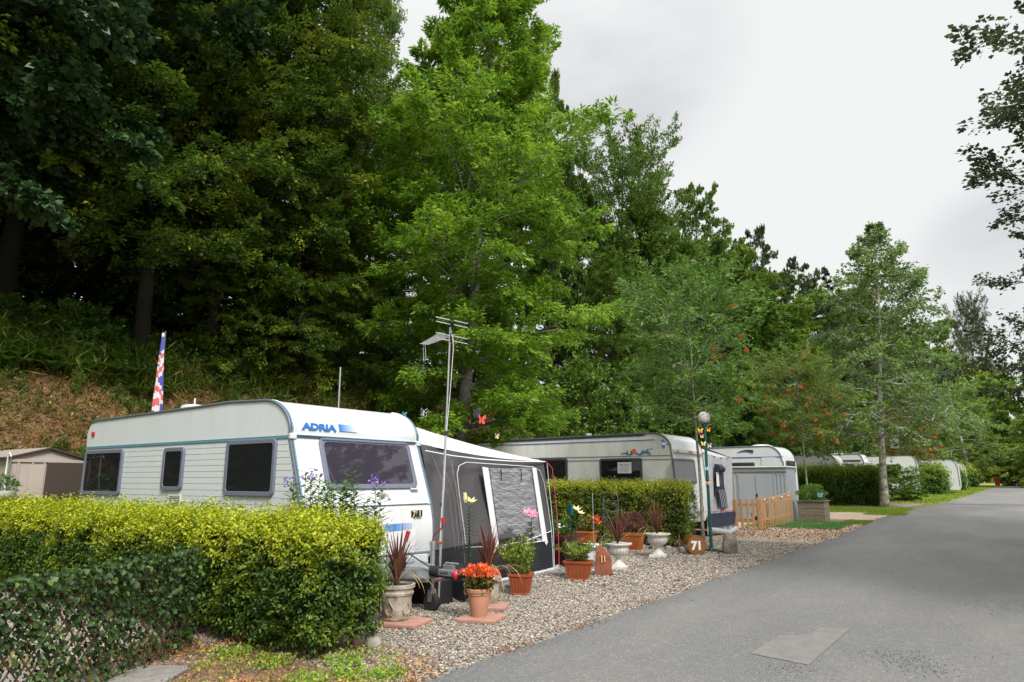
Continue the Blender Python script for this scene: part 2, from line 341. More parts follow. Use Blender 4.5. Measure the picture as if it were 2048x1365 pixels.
# ================================================================ materials
M = {}
M['white'] = mat('white_enamel', (.67, .685, .69), .28, var=(2.2, .5), col2=(.58, .59, .57), coat=.2, stretch=(1.5, 1.5, .35))
M['side'] = mat('side_panel_enamel', (.58, .625, .65), .4, var=(3.0, .6), col2=(.52, .55, .55), stretch=(1.5, 1.5, .3))
M['cream'] = mat('cream_enamel', (.84, .84, .81), .4, var=(2.6, .6), col2=(.66, .68, .58), stretch=(1.5, 1.5, .5))
M['trim'] = mat('dark_trim', (.10, .12, .15), .4); M['teal'] = mat('teal_stripe', (.09, .25, .34), .4); M['blue'] = mat('blue_print', (.01, .12, .42), .4)
M['ltblue'] = mat('pale_blue_print', (.25, .42, .62), .4); M['midblue'] = mat('mid_blue_print', (.08, .22, .52), .4)
M['wframe'] = mat('window_frame_plastic', (.14, .155, .215), .4, var=(8, .5), col2=(.15, .16, .2)); M['gframe'] = mat('grey_window_frame', (.07, .075, .085), .45)
M['glass'] = glassmat('tinted_acrylic', (.022, .022, .028), .58, .03, (3.5, .06)); M['fglass'] = glassmat('front_tinted_acrylic', (.04, .035, .05), .93, .025, (2.2, .10))
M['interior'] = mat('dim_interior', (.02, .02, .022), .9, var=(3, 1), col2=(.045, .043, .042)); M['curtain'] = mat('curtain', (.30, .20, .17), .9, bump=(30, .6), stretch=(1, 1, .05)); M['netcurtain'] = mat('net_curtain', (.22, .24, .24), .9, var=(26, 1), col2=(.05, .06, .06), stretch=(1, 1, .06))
M['black'] = mat('black_plastic', (.012, .012, .013), .45); M['rubber'] = mat('rubber', (.02, .02, .02), .75); M['steel'] = mat('galvanised_steel', (.42, .44, .46), .42, .7, var=(14, .6)); M['alu'] = mat('aluminium', (.55, .56, .57), .38, .75, var=(9, .5))
M['gbump'] = mat('grey_moulded_plastic', (.21, .225, .24), .5, var=(9, .6)); M['red'] = mat('red_plastic', (.45, .02, .025), .35); M['lamp_red'] = mat('red_lamp_lens', (.6, .03, .02), .15); M['yellowtag'] = mat('brass_yellow', (.75, .6, .25), .4)
M['greyroof'] = mat('awning_roof_fabric', (.50, .485, .47), .75, var=(1.5, .5), col2=(.42, .41, .4), bump=(18, .3), bdist=.02)
M['charcoal'] = mat('charcoal_fabric', (.068, .064, .068), .85, var=(2.5, .5), col2=(.05, .047, .05), bump=(9, .5), stretch=(1, 1, .25), bdist=.04); M['skirt'] = mat('black_skirt', (.016, .018, .023), .5, bump=(12, .4), bdist=.02)
M['piping'] = mat('white_piping', (.72, .72, .74), .5); M['pvc'] = mat('clear_window_film', (.20, .20, .215), .13, spec=1., var=(5, .8), col2=(.36, .36, .38), bump=(16, 1.), stretch=(1, .5, 2.4), bdist=.03)
M['concrete'] = mat('old_concrete', (.33, .31, .27), .85, var=(7, .8), col2=(.2, .18, .14), bump=(30, .6)); M['stonepot'] = mat('reconstituted_stone', (.42, .375, .30), .85, var=(9, 1), col2=(.17, .12, .075), bump=(26, .5))
M['urn'] = mat('white_painted_stone', (.62, .60, .55), .7, var=(8, .8), col2=(.42, .39, .33), bump=(30, .3)); M['terra'] = mat('terracotta', (.47, .22, .12), .8, var=(9, .8), col2=(.36, .20, .13), bump=(40, .3)); M['terra_p'] = mat('orange_plastic_pot', (.40, .105, .028), .4, var=(4, .6), col2=(.30, .075, .02))
M['brownpot'] = mat('brown_plastic_pot', (.30, .07, .022), .4, var=(5, .5), col2=(.2, .05, .02)); M['maroon'] = mat('maroon_planter', (.09, .015, .012), .4); M['slab'] = mat('red_paving', (.42, .22, .165), .85, var=(10, .7), col2=(.29, .15, .11), bump=(40, .4)); M['paving'] = mat('grey_paving', (.23, .215, .195), .9, var=(9, .8), col2=(.13, .12, .105), bump=(35, .5))
M['soil'] = mat('potting_soil', (.03, .02, .014), .95, bump=(60, .9)); M['rust'] = mat('rusted_steel', (.23, .065, .03), .75, var=(8, .8), col2=(.12, .035, .018)); M['wood'] = mat('new_pine', (.60, .34, .16), .6, var=(5, .8), col2=(.46, .24, .10), stretch=(6, 6, .8)); M['oldwood'] = mat('weathered_timber', (.27, .215, .165), .8, var=(5, .9), col2=(.15, .12, .09), stretch=(1, 6, 9), bump=(14, .5))
M['log'] = mat('varnished_wood', (.27, .10, .025), .35, var=(5, .9), col2=(.09, .035, .012), coat=.5); M['bark'] = mat('rough_bark', (.10, .085, .06), .9, var=(5, 1), col2=(.045, .038, .028), bump=(12, 1), stretch=(1, 1, .35), bdist=.04); M['darkbark'] = mat('dark_bark', (.015, .013, .010), .95, bump=(9, 1), bdist=.04)
M['ashbark'] = mat('grey_ash_bark', (.23, .215, .19), .9, var=(6, 1), col2=(.07, .065, .055), bump=(14, 1), bdist=.03, stretch=(1, 1, 1.6)); M['birchbark'] = mat('birch_bark', (.66, .62, .56), .8, var=(4.2, 1), col2=(.05, .04, .035), bump=(12, .6), stretch=(1, 1, 1.7)); M['thinbark'] = mat('mossy_thin_bark', (.30, .29, .24), .9, var=(14, 1), col2=(.1, .1, .06))
M['lampgreen'] = mat('dark_green_paint', (.004, .075, .065), .35); M['globe'] = glassmat('lamp_globe', (.78, .75, .66), .72, .18); M['shed'] = mat('grey_steel_sheet', (.40, .425, .46), .45, .1, var=(1.5, .5), col2=(.33, .35, .385)); M['beige'] = mat('beige_steel_sheet', (.40, .345, .30), .55, var=(2, .5), col2=(.34, .29, .245)); M['brown'] = mat('dark_brown_sheet', (.052, .04, .033), .5)
M['turf'] = mat('artificial_turf_backing', (.05, .16, .035), .9, bump=(200, .8)); M['rock'] = mat('lichened_rock', (.30, .285, .24), .9, var=(9, .9), col2=(.15, .15, .10), bump=(18, .8), bdist=.02); M['greyrock'] = mat('grey_brown_rock', (.22, .19, .155), .9, var=(6, .9), col2=(.12, .10, .075), bump=(14, 1), bdist=.03)
M['navy'] = mat('navy_fabric', (.02, .03, .06), .8, bump=(6, .4)); M['ltgrey'] = mat('light_grey_fabric', (.42, .43, .455), .7, var=(3, .7), col2=(.33, .34, .36), bump=(6, .6), bdist=.04); M['redplastic'] = mat('red_orange_plastic', (.75, .07, .02), .5); M['orangeplastic'] = mat('orange_plastic', (.6, .2, .03), .5)
M['flagblue'] = mat('flag_blue', (.07, .085, .34), .8); M['flagwhite'] = mat('flag_white', (.68, .60, .62), .8); M['flagred'] = mat('flag_red', (.55, .12, .12), .8); M['copper'] = mat('bronze_cable', (.3, .12, .06), .5)
M['pink'] = mat('pink_petal', (.66, .15, .32), .7, var=(40, .8), col2=(.75, .45, .55)); M['paleyellow'] = mat('pale_yellow_petal', (.74, .68, .26), .7, var=(40, .8), col2=(.78, .76, .5)); M['orange'] = mat('orange_petal', (.85, .16, .03), .6); M['violet'] = mat('violet_petal', (.32, .2, .62), .6); M['yellow'] = mat('yellow_petal', (.85, .55, .05), .6); M['skyblue'] = mat('sky_blue_plastic', (.2, .5, .8), .5)
M['paper'] = mat('paper', (.75, .76, .78), .8); M['ink'] = mat('ink', (.02, .02, .025), .8); M['silver'] = mat('silver_wire', (.55, .55, .57), .3, .6); M['coral'] = mat('coral_plastic', (.8, .09, .08), .4); M['strap'] = mat('dull_pink_webbing', (.42, .05, .09), .7); M['lattice'] = mat('brown_willow_lattice', (.11, .06, .035), .8); M['moss'] = mat('moss_green', (.04, .09, .015), .95, bump=(60, 1))
g1, g2, g3 = (.018, .04, .008), (.03, .062, .011), (.05, .09, .018)
L = {}
L['hornbeam'] = leafmat('hornbeam_leaf', [(0, (.048, .098, .014)), (.5, (.088, .158, .019)), (1, (.15, .225, .027))], [(0, (.21, .27, .026)), (1, (.36, .37, .036))], .55, .52, .68, .36)
L['maple'] = leafmat('dark_maple_leaf', [(0, (0.027, 0.060, 0.022)), (.5, (0.045, 0.098, 0.033)), (1, (0.083, 0.158, 0.048))], transl=.22, rough=.38, spec=.5)
L['ash'] = leafmat('ash_leaf', [(0, (.10, .20, .018)), (.5, (.18, .33, .028)), (1, (.27, .44, .04))], [(0, (.28, .44, .04)), (1, (.42, .56, .055))], .8, .52, .66, .46, .42)
L['wood_a'] = leafmat('woodland_leaf', [(0, (.055, .115, .018)), (.5, (.095, .18, .025)), (1, (.15, .25, .035))], [(0, (.12, .20, .025)), (1, (.20, .28, .035))], .35, .48, .65, .40)
L['wood_b'] = leafmat('bright_woodland_leaf', [(0, (.09, .18, .024)), (.5, (.15, .27, .034)), (1, (.23, .36, .048))], [(0, (.19, .29, .035)), (1, (.28, .38, .045))], .4, .5, .66, .42)
L['wood_c'] = leafmat('yellow_green_leaf', [(0, (.11, .18, .02)), (.5, (.18, .27, .028)), (1, (.28, .37, .04))], [(0, (.25, .31, .03)), (1, (.36, .40, .045))], .5, .5, .66, .42)
L['grey'] = leafmat('grey_green_leaf', [(0, (0.046, 0.072, 0.029)), (.5, (0.072, 0.111, 0.042)), (1, (0.111, 0.156, 0.058))], transl=.28)
L['conifer'] = leafmat('conifer_needle', [(0, (0.013, 0.029, 0.016)), (1, (0.029, 0.058, 0.029))], transl=.1)
L['birch'] = leafmat('birch_leaf', [(0, (.09, .15, .045)), (.5, (.14, .23, .06)), (1, (.23, .33, .09))], [(0, (.18, .29, .05)), (1, (.27, .37, .07))], .5, .5, .7, .42)
L['rowan'] = leafmat('rowan_leaf', [(0, (.08, .17, .028)), (.5, (.13, .255, .04)), (1, (.20, .35, .055))], [(0, (.42, .42, .03)), (1, (.60, .54, .045))], .75, .66, .72, .42)
L['rowan2'] = leafmat('turning_rowan_leaf', [(0, (.08, .16, .024)), (.6, (.14, .24, .034)), (1, (.26, .28, .04))], [(0, (.28, .30, .03)), (1, (.42, .28, .03))], 1.1, .58, .66, .40)
L['orange'] = leafmat('orange_rowan_leaf', [(0, (.12, .12, .016)), (.5, (.28, .2, .02)), (1, (.45, .2, .02))], transl=.34)
L['berry'] = leafmat('berry', [(0, (.45, .07, .02)), (1, (.6, .12, .02))], transl=0)
L['hedge'] = leafmat('hedge_leaf', [(0, (.02, .05, .007)), (.45, (.045, .095, .012)), (1, (.11, .18, .02))], [(0, (.06, .12, .012)), (.6, (.17, .25, .022)), (1, (.36, .42, .03))], 2.6, .5, .64, .32, .38, (1.0, 1.22, [(0, (.16, .26, .012)), (.35, (.32, .40, .018)), (.8, (.56, .53, .022)), (1, (.28, .38, .025))], .75))
L['hedge2'] = leafmat('beech_hedge_leaf', [(0, (.03, .06, .009)), (.5, (.075, .13, .016)), (1, (.15, .21, .024))], [(0, (.20, .27, .02)), (1, (.44, .46, .04))], 4.0, .5, .62, .32, .38, (1.15, 1.42, [(0, (.24, .3, .02)), (1, (.52, .54, .04))], .3))
L['hedge3'] = leafmat('dark_hedge_leaf', [(0, (.045, .10, .014)), (.5, (.08, .16, .02)), (1, (.15, .26, .035))], None, ztop=(1.3, 2.0, [(0, (.18, .29, .03)), (1, (.34, .44, .045))], .4), transl=.36)
L['laurel'] = leafmat('bright_bush_leaf', [(0, (.06, .12, .018)), (.5, (.11, .20, .025)), (1, (.20, .31, .04))], transl=.34)
L['ivy'] = leafmat('dark_ivy_leaf', [(0, (.012, .032, .006)), (.5, (.022, .052, .010)), (.85, (.045, .09, .018)), (1, (.11, .17, .04))], transl=.08, rough=.48, spec=.32)
L['cordy'] = leafmat('bronze_strap_leaf', [(0, (.08, .022, .02)), (.6, (.14, .045, .035)), (1, (.25, .13, .07))], transl=.15)
L['cordyold'] = leafmat('dry_strap_leaf', [(0, (.28, .17, .08)), (1, (.38, .30, .13))], transl=.15)
L['herb'] = leafmat('herb_leaf', [(0, (.05, .11, .02)), (.5, (.08, .17, .03)), (1, (.14, .24, .05))], transl=.3)
L['dkherb'] = leafmat('dark_herb_leaf', [(0, (.02, .055, .015)), (1, (.045, .10, .025))], transl=.2, rough=.35)
L['shrub'] = leafmat('pot_shrub_leaf', [(0, (.09, .15, .02)), (.5, (.17, .24, .03)), (1, (.32, .36, .06))], transl=.3)
L['begonia'] = leafmat('begonia_leaf', [(0, (.07, .12, .02)), (.6, (.14, .16, .03)), (1, (.28, .10, .03))], transl=.25)
L['heather'] = leafmat('purple_leaf', [(0, (.09, .02, .03)), (1, (.2, .06, .07))], transl=.2)
L['orangefl'] = leafmat('orange_bloom', [(0, (.65, .06, .02)), (.5, (.85, .13, .04)), (1, (.9, .25, .08))], transl=.25)
L['violetfl'] = leafmat('violet_bloom', [(0, (.22, .12, .45)), (1, (.45, .3, .7))], transl=.25)
L['grass'] = leafmat('grass_blade', [(0, (.10, .17, .015)), (.5, (.17, .27, .02)), (1, (.3, .38, .04))], [(0, (.25, .26, .05)), (1, (.35, .33, .1))], .7, .55, .7, .3)
L['tall'] = leafmat('tall_weed', [(0, (.05, .095, .015)), (.5, (.09, .15, .02)), (.85, (.16, .19, .03)), (1, (.32, .22, .06))], [(0, (.22, .16, .04)), (1, (.38, .25, .08))], .45, .52, .62, .3)
L['fern'] = leafmat('fern_leaf', [(0, (.05, .11, .015)), (1, (.10, .19, .025))], transl=.3)
L['litter'] = leafmat('dry_litter', [(0, (.07, .03, .013)), (.35, (.17, .07, .028)), (.7, (.28, .13, .055)), (.92, (.38, .24, .13)), (1, (.55, .45, .33))], transl=.1, rough=.8, spec=.2)
L['weed'] = leafmat('low_weed', [(0, (.15, .22, .03)), (.5, (.27, .36, .04)), (.8, (.40, .44, .06)), (1, (.5, .28, .08))], [(0, (.38, .17, .05)), (1, (.5, .28, .10))], 1.3, .5, .6, .3)
L['turf'] = leafmat('artificial_turf_blade', [(0, (.06, .2, .04)), (1, (.12, .3, .07))], transl=.1)
# pebbles: colour varies stone to stone
def pebblemat():
    return leafmat('pebble_mix', [(0, (.05, .05, .052)), (.2, (.125, .125, .13)), (.4, (.26, .225, .175)), (.6, (.38, .325, .245)), (.76, (.27, .185, .12)), (.9, (.54, .48, .40)), (1, (.20, .21, .23))], transl=0, rough=.7, spec=.4)
M['pebble'] = pebblemat()
def voronoi_ground(name, cols, scale, over=None):
    m = bpy.data.materials.new(name); m.use_nodes = True; t = m.node_tree; p = t.nodes['Principled BSDF']; tcn = t.nodes.new('ShaderNodeTexCoord')
    v = t.nodes.new('ShaderNodeTexVoronoi'); v.inputs['Scale'].default_value = scale; t.links.new(tcn.outputs['Object'], v.inputs['Vector'])
    s = t.nodes.new('ShaderNodeSeparateColor'); t.links.new(v.outputs['Color'], s.inputs[0]); r = ramp_node(t, cols); t.links.new(s.outputs[0], r.inputs[0]); cur = r.outputs[0]
    if over:   # (noise scale, lo, hi, colour)
        for sc_, lo, hi, c in over:
            n = t.nodes.new('ShaderNodeTexNoise'); n.inputs['Scale'].default_value = sc_; n.inputs['Detail'].default_value = 8; n.inputs['Roughness'].default_value = .7; t.links.new(tcn.outputs['Object'], n.inputs[0])
            mr = t.nodes.new('ShaderNodeMapRange'); mr.inputs[1].default_value = lo; mr.inputs[2].default_value = hi; t.links.new(n.outputs['Fac'], mr.inputs[0])
            mx = t.nodes.new('ShaderNodeMixRGB'); mx.inputs[2].default_value = ncol(c); t.links.new(mr.outputs[0], mx.inputs[0]); t.links.new(cur, mx.inputs[1]); cur = mx.outputs[0]
    t.links.new(cur, p.inputs['Base Color']); p.inputs['Roughness'].default_value = .85
    b = t.nodes.new('ShaderNodeBump'); b.inputs['Strength'].default_value = .9; b.inputs['Distance'].default_value = .012; b.invert = True
    t.links.new(v.outputs['Distance'], b.inputs['Height']); t.links.new(b.outputs[0], p.inputs['Normal'])
    return m
PEB = [(0, (.07, .07, .075)), (.25, (.19, .185, .18)), (.5, (.33, .29, .23)), (.75, (.26, .20, .14)), (1, (.45, .42, .36))]
M['gravel'] = voronoi_ground('gravel_bed', PEB, 38, [(1.1, .52, .75, (.20, .13, .08))])
M['pinkgravel'] = voronoi_ground('pinkish_gravel_bed', [(0, (.22, .16, .13)), (.5, (.40, .30, .21)), (1, (.52, .43, .34))], 30, [(1.6, .5, .7, (.26, .15, .07)), (2.3, .6, .75, (.12, .15, .03))])
M['ground'] = voronoi_ground('earth_and_grass', [(0, (.10, .11, .03)), (1, (.20, .2, .06))], 25, [(.7, .45, .6, (.16, .11, .06))])
M['bank'] = voronoi_ground('litter_covered_bank', [(0, (.09, .042, .018)), (.5, (.15, .075, .03)), (1, (.22, .12, .06))], 14, [(1.2, .5, .7, (.09, .10, .02)), (4, .6, .75, (.04, .03, .02))])
M['lawn'] = mat('lawn_ground', (.15, .21, .02), .95, var=(1.5, .8), col2=(.27, .27, .06)); M['slate'] = voronoi_ground('slate_chips', [(0, (.16, .14, .17)), (1, (.36, .33, .38))], 30)
def asphaltmat():
    m = mat('asphalt', (.145, .143, .138), .82); t = m.node_tree; p = t.nodes['Principled BSDF']; tcn = t.nodes.new('ShaderNodeTexCoord')
    def noise(s, d=6, st=None, ro=.6):
        n = t.nodes.new('ShaderNodeTexNoise'); n.inputs['Scale'].default_value = s; n.inputs['Detail'].default_value = d; n.inputs['Roughness'].default_value = ro
        if st: mm = t.nodes.new('ShaderNodeMapping'); mm.inputs['Scale'].default_value = st; t.links.new(tcn.outputs['Object'], mm.inputs[0]); t.links.new(mm.outputs[0], n.inputs[0])
        else: t.links.new(tcn.outputs['Object'], n.inputs[0])
        return n.outputs['Fac']
    def mixin(cur, c, fac, lo, hi, amt):
        mr = t.nodes.new('ShaderNodeMapRange'); mr.inputs[1].default_value = lo; mr.inputs[2].default_value = hi; mr.inputs[4].default_value = amt; t.links.new(fac, mr.inputs[0])
        mx = t.nodes.new('ShaderNodeMixRGB'); mx.inputs[2].default_value = ncol(c); t.links.new(mr.outputs[0], mx.inputs[0])
        if hasattr(cur, 'is_output'): t.links.new(cur, mx.inputs[1])
        else: mx.inputs[1].default_value = ncol(cur)
        return mx.outputs[0]
    cur = mixin((.108, .107, .103), (.150, .146, .136), noise(.55, 5, (1, .35, 1)), .42, .62, 1)      # broad wear along the wheel tracks
    cur = mixin(cur, (.09, .09, .09), noise(1.1, 8, (1, .5, 1), .7), .58, .7, .45)                       # darker stains
    s = t.nodes.new('ShaderNodeSeparateXYZ'); t.links.new(tcn.outputs['Object'], s.inputs[0])
    e = t.nodes.new('ShaderNodeMath'); e.operation = 'MULTIPLY_ADD'; e.inputs[1].default_value = -.9; t.links.new(noise(1.4, 5, (1, .5, 1)), e.inputs[0]); t.links.new(s.outputs['X'], e.inputs[2])
    cur = mixin(cur, (.085, .088, .09), e.outputs[0], -3.9, -4.45, .85)                                   # damp, darker strip by the verge
    cur = mixin(cur, (.10, .10, .098), noise(9, 8, None, .75), .5, .7, .55)
    cur = mixin(cur, (.26, .255, .24), noise(16, 6, None, .75), .54, .70, .45)
    cur = mixin(cur, (.27, .265, .25), noise(34, 4, None, .7), .56, .68, .6)
    cur = mixin(cur, (.42, .41, .38), noise(80, 3), .60, .68, .9)                                        # pale aggregate
    cur = mixin(cur, (.05, .05, .05), noise(55, 3), .58, .70, .7)
    t.links.new(cur, p.inputs['Base Color'])
    b = t.nodes.new('ShaderNodeBump'); b.inputs['Strength'].default_value = .5; b.inputs['Distance'].default_value = .006; t.links.new(noise(140, 3), b.inputs['Height']); t.links.new(b.outputs[0], p.inputs['Normal'])
    return m
M['asphalt'] = asphaltmat()
# ================================================================ setting
def grid_obj(name, xs, ys, m, kind='structure', zoff=0., fn=None, flip=False):
    XX, YY = np.meshgrid(xs, ys, indexing='ij'); ZZ = (fn or gz)(XX, YY)+zoff; nx, ny = XX.shape
    v = np.stack([XX, YY, ZZ], -1).reshape(-1, 3); i = np.arange(nx-1)[:, None]*ny+np.arange(ny-1)[None, :]; i = i.ravel()
    f = np.stack([i, i+ny, i+ny+1, i+1], 1); o = link(name, np_mesh(name, v, f, m, True)); o['kind'] = kind; return o
ys = np.concatenate([np.arange(-200, -10, 20), np.arange(-10, 60, .5), np.arange(60, 130, 2), np.arange(130, 900, 40)])
grid_obj('ground', np.concatenate([np.arange(-14, 12, .5), np.arange(12, 40, 4), np.arange(40, 600, 60)]), ys, M['ground'])
grid_obj('hill', np.concatenate([np.arange(-600, -60, 60), np.arange(-60, -32, 4), np.arange(-32, -13.9, .3)]), ys, M['bank'])
EY = [-30, 4.5, 20, 30, 38, 46, 49, 60, 70, 90, 120, 160]; EX = [-3.95, -3.98, -4.12, -4.2, -3.8, -3.1, -2.9, -2.35, -1.95, -1.1, 1.0, 4.5]
def edge(y): return float(np.interp(y, EY, EX))
def strip(name, xl, xr, y0, y1, m, zoff, step=.25, wob=.04, kind='structure', nx=5, endwob=.0):
    yy = np.arange(y0, y1+step*.5, step); v = []; n = nx+1
    for k, y in enumerate(yy):
        a = xl(y) if callable(xl) else xl; b = xr(y) if callable(xr) else xr
        a += wob*(math.sin(y*2.1)+.6*math.sin(y*5.3+1)+.4*math.sin(y*11.7)); b += wob*(math.sin(y*1.9+2)+.6*math.sin(y*4.7)+.4*math.sin(y*13.1+2))
        for j in range(n):
            x = a+(b-a)*j/nx; yv = y+(endwob*math.sin(x*3.3+k)+endwob*.5*math.sin(x*8.1) if k in (0, len(yy)-1) else 0); v.append((x, yv, gzf(max(x, -14.1), yv)+zoff))
    f = [(i*n+j, i*n+j+1, (i+1)*n+j+1, (i+1)*n+j) for i in range(len(yy)-1) for j in range(nx)]
    o = link(name, np_mesh(name, np.array(v), np.array(f), m, True)); o['kind'] = kind; return o
strip('road', edge, lambda y: max(3.2, edge(y)+5), -30, 160, M['asphalt'], .016, wob=.022, nx=8)
strip('gravel_pitch', -13.6, lambda y: edge(y)+.1, 3.0, 19.5, M['gravel'], .008, wob=.05, endwob=.15)
strip('gravel_driveway', -8.5, lambda y: edge(y)+.05, 19.6, 27.0, M['pinkgravel'], .008, endwob=.1)
strip('gravel_path', -9, lambda y: edge(y)-.1, 29.4, 34.6, M['pinkgravel'], .008, endwob=.1)
strip('lawn', -12, lambda y: edge(y)-.15, 34.8, 39.6, M['lawn'], .010, endwob=.1)
strip('gravel_path', -7, lambda y: edge(y)-.6, 41.0, 45, M['gravel'], .010, endwob=.1)
strip('lawn', -9, lambda y: edge(y)-.1, 45.2, 160, M['lawn'], .010, step=1)
strip('verge', lambda y: edge(y)-.9, lambda y: edge(y)-.02, 27.2, 29.2, M['lawn'], .011)
# worn patch, dark scar and joint in the road
pm = mat('pinkish_road_patch', (.172, .160, .149), .8, var=(7, 1), col2=(.138, .133, .125), bump=(120, .4)); sm_ = mat('dark_road_scar', (.105, .105, .103), .85, var=(14, 1), col2=(.165, .16, .15), bump=(90, .8)); jm = mat('dark_joint', (.05, .05, .05), .8)
def flat(name, pts, m, z, wob=.02):
    P = []
    for i in range(len(pts)):
        a, b = Vector(pts[i]), Vector(pts[(i+1) % len(pts)])
        for k in range(8): q = a.lerp(b, k/8); P.append((q.x+wob*math.sin(q.y*37+k), q.y+wob*math.cos(q.x*41+k*2), 0))
    c = Vector((sum(p[0] for p in P)/len(P), sum(p[1] for p in P)/len(P), 0)); n = len(P)
    v = [(p[0], p[1], gzf(p[0], p[1])+z) for p in P]+[(c.x, c.y, gzf(c.x, c.y)+z)]; me = bpy.data.meshes.new(name); me.from_pydata(v[:-1], [], [tuple(range(n))]); me.materials.append(m)
    o = link(name, me); o['kind'] = 'structure'; return o
def blobpts(c, r, s): return [Vector((c.x+r*(1+.3*math.sin(a*3+s)+.2*math.sin(a*7+s*2))*math.cos(a), c.y+1.5*r*(1+.3*math.sin(a*3+s)+.2*math.sin(a*7+s*2))*math.sin(a), 0)) for a in [i*math.pi/10 for i in range(20)]]
flat('road_patch', [G(1500, 1312), G(1618, 1335), G(1700, 1262), G(1640, 1258), G(1622, 1273), G(1560, 1275)], pm, .021, .006)


strip('road_joint', lambda y: -3.1, 3.2, 45.0, 45.5, jm, .022, step=.25, wob=.0)
# pebbles lying on the gravel nearest the road
def icosa():
    p = (1+5**.5)/2; v = np.array([(-1, p, 0), (1, p, 0), (-1, -p, 0), (1, -p, 0), (0, -1, p), (0, 1, p), (0, -1, -p), (0, 1, -p), (p, 0, -1), (p, 0, 1), (-p, 0, -1), (-p, 0, 1)], float); v /= np.linalg.norm(v[0])
    f = np.array([(0, 11, 5), (0, 5, 1), (0, 1, 7), (0, 7, 10), (0, 10, 11), (1, 5, 9), (5, 11, 4), (11, 10, 2), (10, 7, 6), (7, 1, 8), (3, 9, 4), (3, 4, 2), (3, 2, 6), (3, 6, 8), (3, 8, 9), (4, 9, 5), (2, 4, 11), (6, 2, 10), (8, 6, 7), (9, 8, 1)]); return v, f
def rocks_arr(P, S, rng, flatz=.6, jit=.15):
    iv, fc = icosa(); n = len(P); V = iv[None]*(1+jit*rng.randn(n, 12, 1)); sx = .75+.6*rng.rand(n, 1, 1); V = V*np.concatenate([sx, 1/sx, flatz*(.7+.5*rng.rand(n, 1, 1))], 2)*S[:, None, None]
    a = rng.rand(n)*6.28; ca, sa = np.cos(a)[:, None], np.sin(a)[:, None]; x = V[..., 0]*ca-V[..., 1]*sa; y = V[..., 0]*sa+V[..., 1]*ca; V = np.stack([x, y, V[..., 2]], -1)+P[:, None, :]
    return V.reshape(-1, 3), (np.arange(n)[:, None, None]*12+fc[None]).reshape(-1, 3)
rng = np.random.RandomState(5)
def scatter(n, x0, x1, y0, y1, fn=None):
    x = x0+(x1-x0)*rng.rand(n); y = y0+(y1-y0)*rng.rand(n)
    if fn is not None: k = fn(x, y); x, y = x[k], y[k]
    return x, y
xs1, ys1 = scatter(40000, -7.4, -4.0, 4.2, 9.5); xs2, ys2 = scatter(34000, -7.6, -4.05, 9.5, 19); xs3, ys3 = scatter(4000, -9.5, -6, 1.6, 4.6)
px_ = np.concatenate([xs1, xs2, xs3]); py_ = np.concatenate([ys1, ys2, ys3]); S = (.006+.011*rng.rand(len(px_))**2)*np.where(py_ > 9.5, 1.35, 1.)
keep = px_ < np.interp(py_, EY, EX)+.02-.12*rng.rand(len(px_))**3+.35*(rng.rand(len(px_)) > .985)
px_, py_, S = px_[keep], py_[keep], S[keep]
v, f = rocks_arr(np.stack([px_, py_, .010+S*.4], 1), S, rng); o = link('gravel', np_mesh('gravel', v, f, M['pebble'])); tag(o, 'loose pale and grey pebbles covering the pitch beside the road', 'gravel', kind='stuff')
# ================================================================ woodland
def mk(name, bark, leaf, **k): return finish_tree(tree_mesh(name, **k), bark, leaf)
TA = mk('maple', M['darkbark'], L['maple'], seed=1, H=20, cb=4, Rm=5, shape='oval', nl=44, ns=8, nw=6, lpt=48, ls=.17, la=.8, e0=-8, e1=60, droop=.3, tilt=.55, down=.4)
TB1 = mk('hornbeam', M['darkbark'], L['hornbeam'], seed=2, H=22, cb=3.6, Rm=5.2, shape='dome', nl=84, ns=8, nw=6, lpt=46, ls=.125, la=.62, e0=-4, e1=55, droop=.12, tilt=.35, spray=.7, down=.1)
TB2 = mk('hornbeam_low', M['darkbark'], L['hornbeam'], seed=3, H=21, cb=.6, Rm=4.8, shape='oval', nl=80, ns=8, nw=6, lpt=46, ls=.125, la=.62, e0=-18, e1=58, droop=.18, tilt=.35, spray=.7, down=.1)
TE = mk('ash', M['ashbark'], L['ash'], seed=4, H=21, cb=1.0, Rm=4.5, shape='ash', nl=86, ns=8, nw=6, lpt=52, ls=.19, la=.34, e0=2, e1=66, droop=.16, tilt=.6, spray=.75, down=.35, tr=.27, wob=.12, rough=.38, lean=(1.15, .85))
TG = mk('open_tree', M['darkbark'], L['wood_a'], seed=6, H=19, cb=4, Rm=6.5, shape='dome', nl=34, ns=9, nw=6, lpt=44, ls=.19, la=.62, e0=28, e1=58, droop=.1, tr=.3, tilt=.6, spray=.8, wood_twigs=True)
TW1 = mk('wood_tree', M['darkbark'], L['wood_a'], seed=7, H=18, cb=1.2, Rm=5, shape='dome', nl=48, ns=7, nw=5, lpt=42, ls=.22, la=.65, e0=-8, e1=44, droop=.2, tilt=.5)
TW2 = mk('wood_tree_tall', M['darkbark'], L['wood_b'], seed=8, H=18, cb=1.5, Rm=4.2, shape='dome', nl=48, ns=7, nw=5, lpt=42, ls=.22, la=.65, e0=0, e1=46, droop=.15, tilt=.5)
TK = mk('conifer', M['darkbark'], L['conifer'], seed=9, H=18, cb=1, Rm=3.2, shape='cone', nl=60, ns=7, nw=4, lpt=34, ls=.2, la=.22, e0=-12, e1=28, droop=.1, tilt=.4)
TBI = mk('birch', M['birchbark'], L['birch'], seed=10, H=13, cb=3.0, Rm=3.7, shape='birch', nl=56, ns=8, nw=5, lpt=16, ls=.13, la=.7, e0=8, e1=62, droop=.42, tr=.17, tilt=.8, down=.6, wob=.16, lean=(.75, .5), spray=.7, wood_twigs=True, sub=.5)
